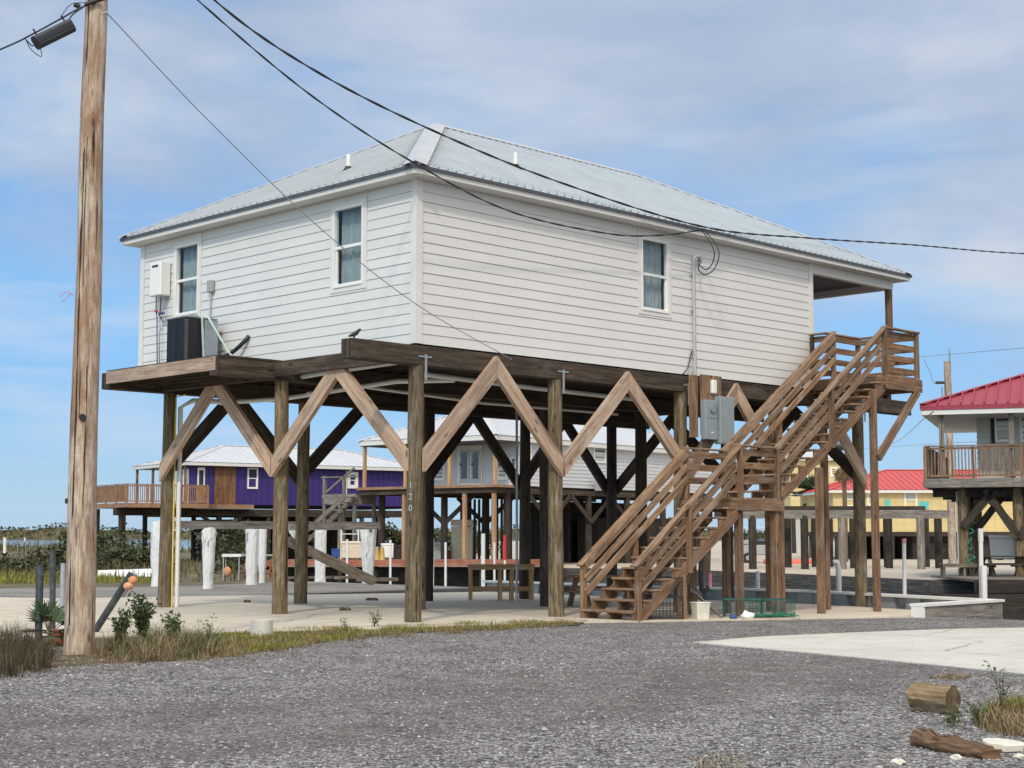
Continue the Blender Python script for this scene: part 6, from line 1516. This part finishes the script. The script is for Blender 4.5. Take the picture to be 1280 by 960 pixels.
wire([at(1030, 566, 170), at(1107, 557, 130), at(1158, 521, 60.5), MF.W(.2, .4, 6.0)], 'slanting service wire reaching the left corner of the dark red roof')
wire([at(1184, 500, 90), at(1192, 530, 88), at(1199, 562, 84), at(1202, 580, 82)], 'thin wire hanging from the distant pole behind the porch', .012)
# ---- marsh tree line far across the bay
tl = MB(); rt = random.Random(17); 
def topz(x): return 5.2+1.8*math.sin(x*.021+1)+1.2*math.sin(x*.067)+.9*math.sin(x*.17+2)
shore = MB(); prev = None; Yt = 900
for i in range(161):
    x = -520+i*7.5; z = topz(x)*.72+rt.uniform(-.5, .5)
    cur = [V3((x, Yt-6, -1.2)), V3((x, Yt-2, z*.55)), V3((x, Yt+6, z)), V3((x, Yt+30, z*.8)), V3((x, Yt+60, -1.2))]
    if prev:
        for k in range(4): shore.face([prev[k], cur[k], cur[k+1], prev[k+1]])
    prev = cur
for i in range(15000):
    x = rt.uniform(-520, 680); t = topz(x); z = -.6+t*rt.random()**.75*1.05; leaf(tl, V3((x, Yt-6+z*.9+rt.uniform(-2, 5), z)), rt.uniform(.5, 1.3))
tag(tl.build('tree_line', M['fartree']), 'dark green far shore trees across the bay', 'trees', kind='stuff')
tag(shore.build('far_shore', M['marsh']), kind='structure')
# marsh strip nearer, low
patch('marsh_edge', M['marshgrass'], [xy(-120, 190), xy(-20, 140), xy(-12, 120), xy(-60, 215), xy(-140, 235)], 2500, 1.1, 'low reeds at the edge of the bay', 'reeds', zf=lambda u: -.12, w=.08, lean=.35, rnd=31)

# ==================================================================== SKY, SUN, CAMERA
SUN_EL = R_(41); sd_ = V3((-0.20, -0.98, 0)).normalized(); sdir = V3((sd_.x*math.cos(SUN_EL), sd_.y*math.cos(SUN_EL), math.sin(SUN_EL)))
w = bpy.data.worlds.new('World'); S.world = w; w.use_nodes = True; nt = w.node_tree; bg = nt.nodes['Background']
sky = nd(nt, 'ShaderNodeTexSky', sky_type='NISHITA'); sky.sun_disc = False; sky.sun_elevation = SUN_EL; sky.sun_rotation = math.atan2(sd_.x, sd_.y); sky.air_density = 1.0; sky.dust_density = 0.3; sky.ozone_density = 2.5
bg.inputs['Strength'].default_value = 0.11
tc = nd(nt, 'ShaderNodeTexCoord').outputs['Generated']
sx = nd(nt, 'ShaderNodeSeparateXYZ'); lk(nt, tc, sx.inputs[0])
n1 = noise(nt, mapping(nt, tc, (3.4, 3.4, 10.0), (0.3, 0.1, 0.35)), 1.0, 8, 0.56, 0.4)
n2 = noise(nt, mapping(nt, tc, (4.5, 4.5, 34), (1.3, 0.2, 0)), 1.0, 4, 0.5, 0.2)
n3 = noise(nt, mapping(nt, tc, (3.2, 3.2, 9.0), (2.3, 1.1, 0.1)), 1.0, 5, 0.55, 0.3)
# cloud cover thickens with height, thin level streaks near the horizon
hv = nd(nt, 'ShaderNodeMapRange'); lk(nt, sx.outputs['Z'], hv.inputs['Value']); hv.inputs['From Min'].default_value = 0.04; hv.inputs['From Max'].default_value = 0.30; hv.inputs['To Min'].default_value = -0.28; hv.inputs['To Max'].default_value = 0.26
xv = nd(nt, 'ShaderNodeMath', operation='MULTIPLY', i_1=0.40); lk(nt, sx.outputs['X'], xv.inputs[0])
a1 = nd(nt, 'ShaderNodeMath', operation='ADD'); lk(nt, n1.outputs['Fac'], a1.inputs[0]); lk(nt, hv.outputs[0], a1.inputs[1])
a2 = nd(nt, 'ShaderNodeMath', operation='ADD'); lk(nt, a1.outputs[0], a2.inputs[0]); lk(nt, xv.outputs[0], a2.inputs[1])
cov = ramp(nt, a2.outputs[0], [(0.40, (0, 0, 0)), (0.72, (0.9, 0.9, 0.9))]).outputs['Color']
stv = ramp(nt, n2.outputs['Fac'], [(0.54, (0, 0, 0)), (0.68, (0.5, 0.5, 0.5))]).outputs['Color']
ccol = ramp(nt, n3.outputs['Fac'], [(0.34, (3.5, 4.3, 5.7)), (0.50, (4.2, 4.95, 6.3)), (0.64, (5.7, 6.25, 7.1))]).outputs['Color']
skyc = mix(nt, 1.0, sky.outputs[0], (1.0, 1.15, 1.2), 'MULTIPLY')
# pale blue air low over the horizon
hz_ = nd(nt, 'ShaderNodeMapRange'); lk(nt, sx.outputs['Z'], hz_.inputs['Value']); hz_.inputs['From Min'].default_value = 0.0; hz_.inputs['From Max'].default_value = 0.16; hz_.inputs['To Min'].default_value = 0.9; hz_.inputs['To Max'].default_value = 0.45
air = nd(nt, 'ShaderNodeMapRange'); lk(nt, sx.outputs['Z'], air.inputs['Value']); air.inputs['From Min'].default_value = 0.0; air.inputs['From Max'].default_value = 0.10
airc = mix(nt, air.outputs[0], (3.9, 5.6, 7.4), (1.35, 3.75, 7.8))
skyc = mix(nt, hz_.outputs[0], skyc, airc)
c1 = mix(nt, stv, skyc, (5.2, 6.3, 7.9)); c2 = mix(nt, cov, c1, ccol)
# warm fill light added to the unseen sky, overhead and round the veiled sun
ov = nd(nt, 'ShaderNodeMapRange', interpolation_type='SMOOTHSTEP'); lk(nt, sx.outputs['Z'], ov.inputs['Value']); ov.inputs['From Min'].default_value = 0.30; ov.inputs['From Max'].default_value = 0.75; ov.inputs['To Min'].default_value = 1.0; ov.inputs['To Max'].default_value = 1.75
dv = nd(nt, 'ShaderNodeVectorMath', operation='DOT_PRODUCT'); lk(nt, tc, dv.inputs[0]); dv.inputs[1].default_value = sdir
ag = nd(nt, 'ShaderNodeMapRange', interpolation_type='SMOOTHSTEP'); lk(nt, dv.outputs['Value'], ag.inputs['Value']); ag.inputs['From Min'].default_value = 0.1; ag.inputs['From Max'].default_value = 1.0; ag.inputs['To Min'].default_value = 0.0; ag.inputs['To Max'].default_value = 1.5
sm_ = nd(nt, 'ShaderNodeMath', operation='ADD'); lk(nt, ov.outputs[0], sm_.inputs[0]); lk(nt, ag.outputs[0], sm_.inputs[1])
vm = nd(nt, 'ShaderNodeVectorMath', operation='SCALE'); lk(nt, c2, vm.inputs[0]); lk(nt, sm_.outputs[0], vm.inputs['Scale'])
wt = nd(nt, 'ShaderNodeMapRange'); lk(nt, sm_.outputs[0], wt.inputs['Value']); wt.inputs['From Min'].default_value = 1.0; wt.inputs['From Max'].default_value = 1.8
wc_ = mix(nt, wt.outputs[0], (1, 1, 1), (1.33, 1.04, 0.77))
lk(nt, mix(nt, 1.0, vm.outputs[0], wc_, 'MULTIPLY'), bg.inputs['Color'])
sl = bpy.data.lights.new('sun', 'SUN'); sl.energy = 1.85; sl.angle = R_(3.0); sl.color = (1.0, 0.915, 0.78); so = bpy.data.objects.new('sun', sl); COL.objects.link(so); so.location = (-30, -20, 40)
so.rotation_euler = sdir.to_track_quat('Z', 'Y').to_euler()
cam = bpy.data.cameras.new('camera'); co = bpy.data.objects.new('camera', cam); COL.objects.link(co); co.location = (0, 0, CAMZ); co.rotation_euler = (math.pi/2+PITCH, 0, 0)
cam.sensor_width = 36; cam.lens = FPX/1280*36; cam.clip_end = 9000; S.camera = co
S.view_settings.view_transform = 'Standard'; S.view_settings.look = 'None'; S.view_settings.exposure = 0.0; S.view_settings.gamma = 1.0; S.view_settings.use_curve_mapping = False
S.render.engine = 'CYCLES'; S.cycles.max_bounces = 8; S.cycles.transparent_max_bounces = 12
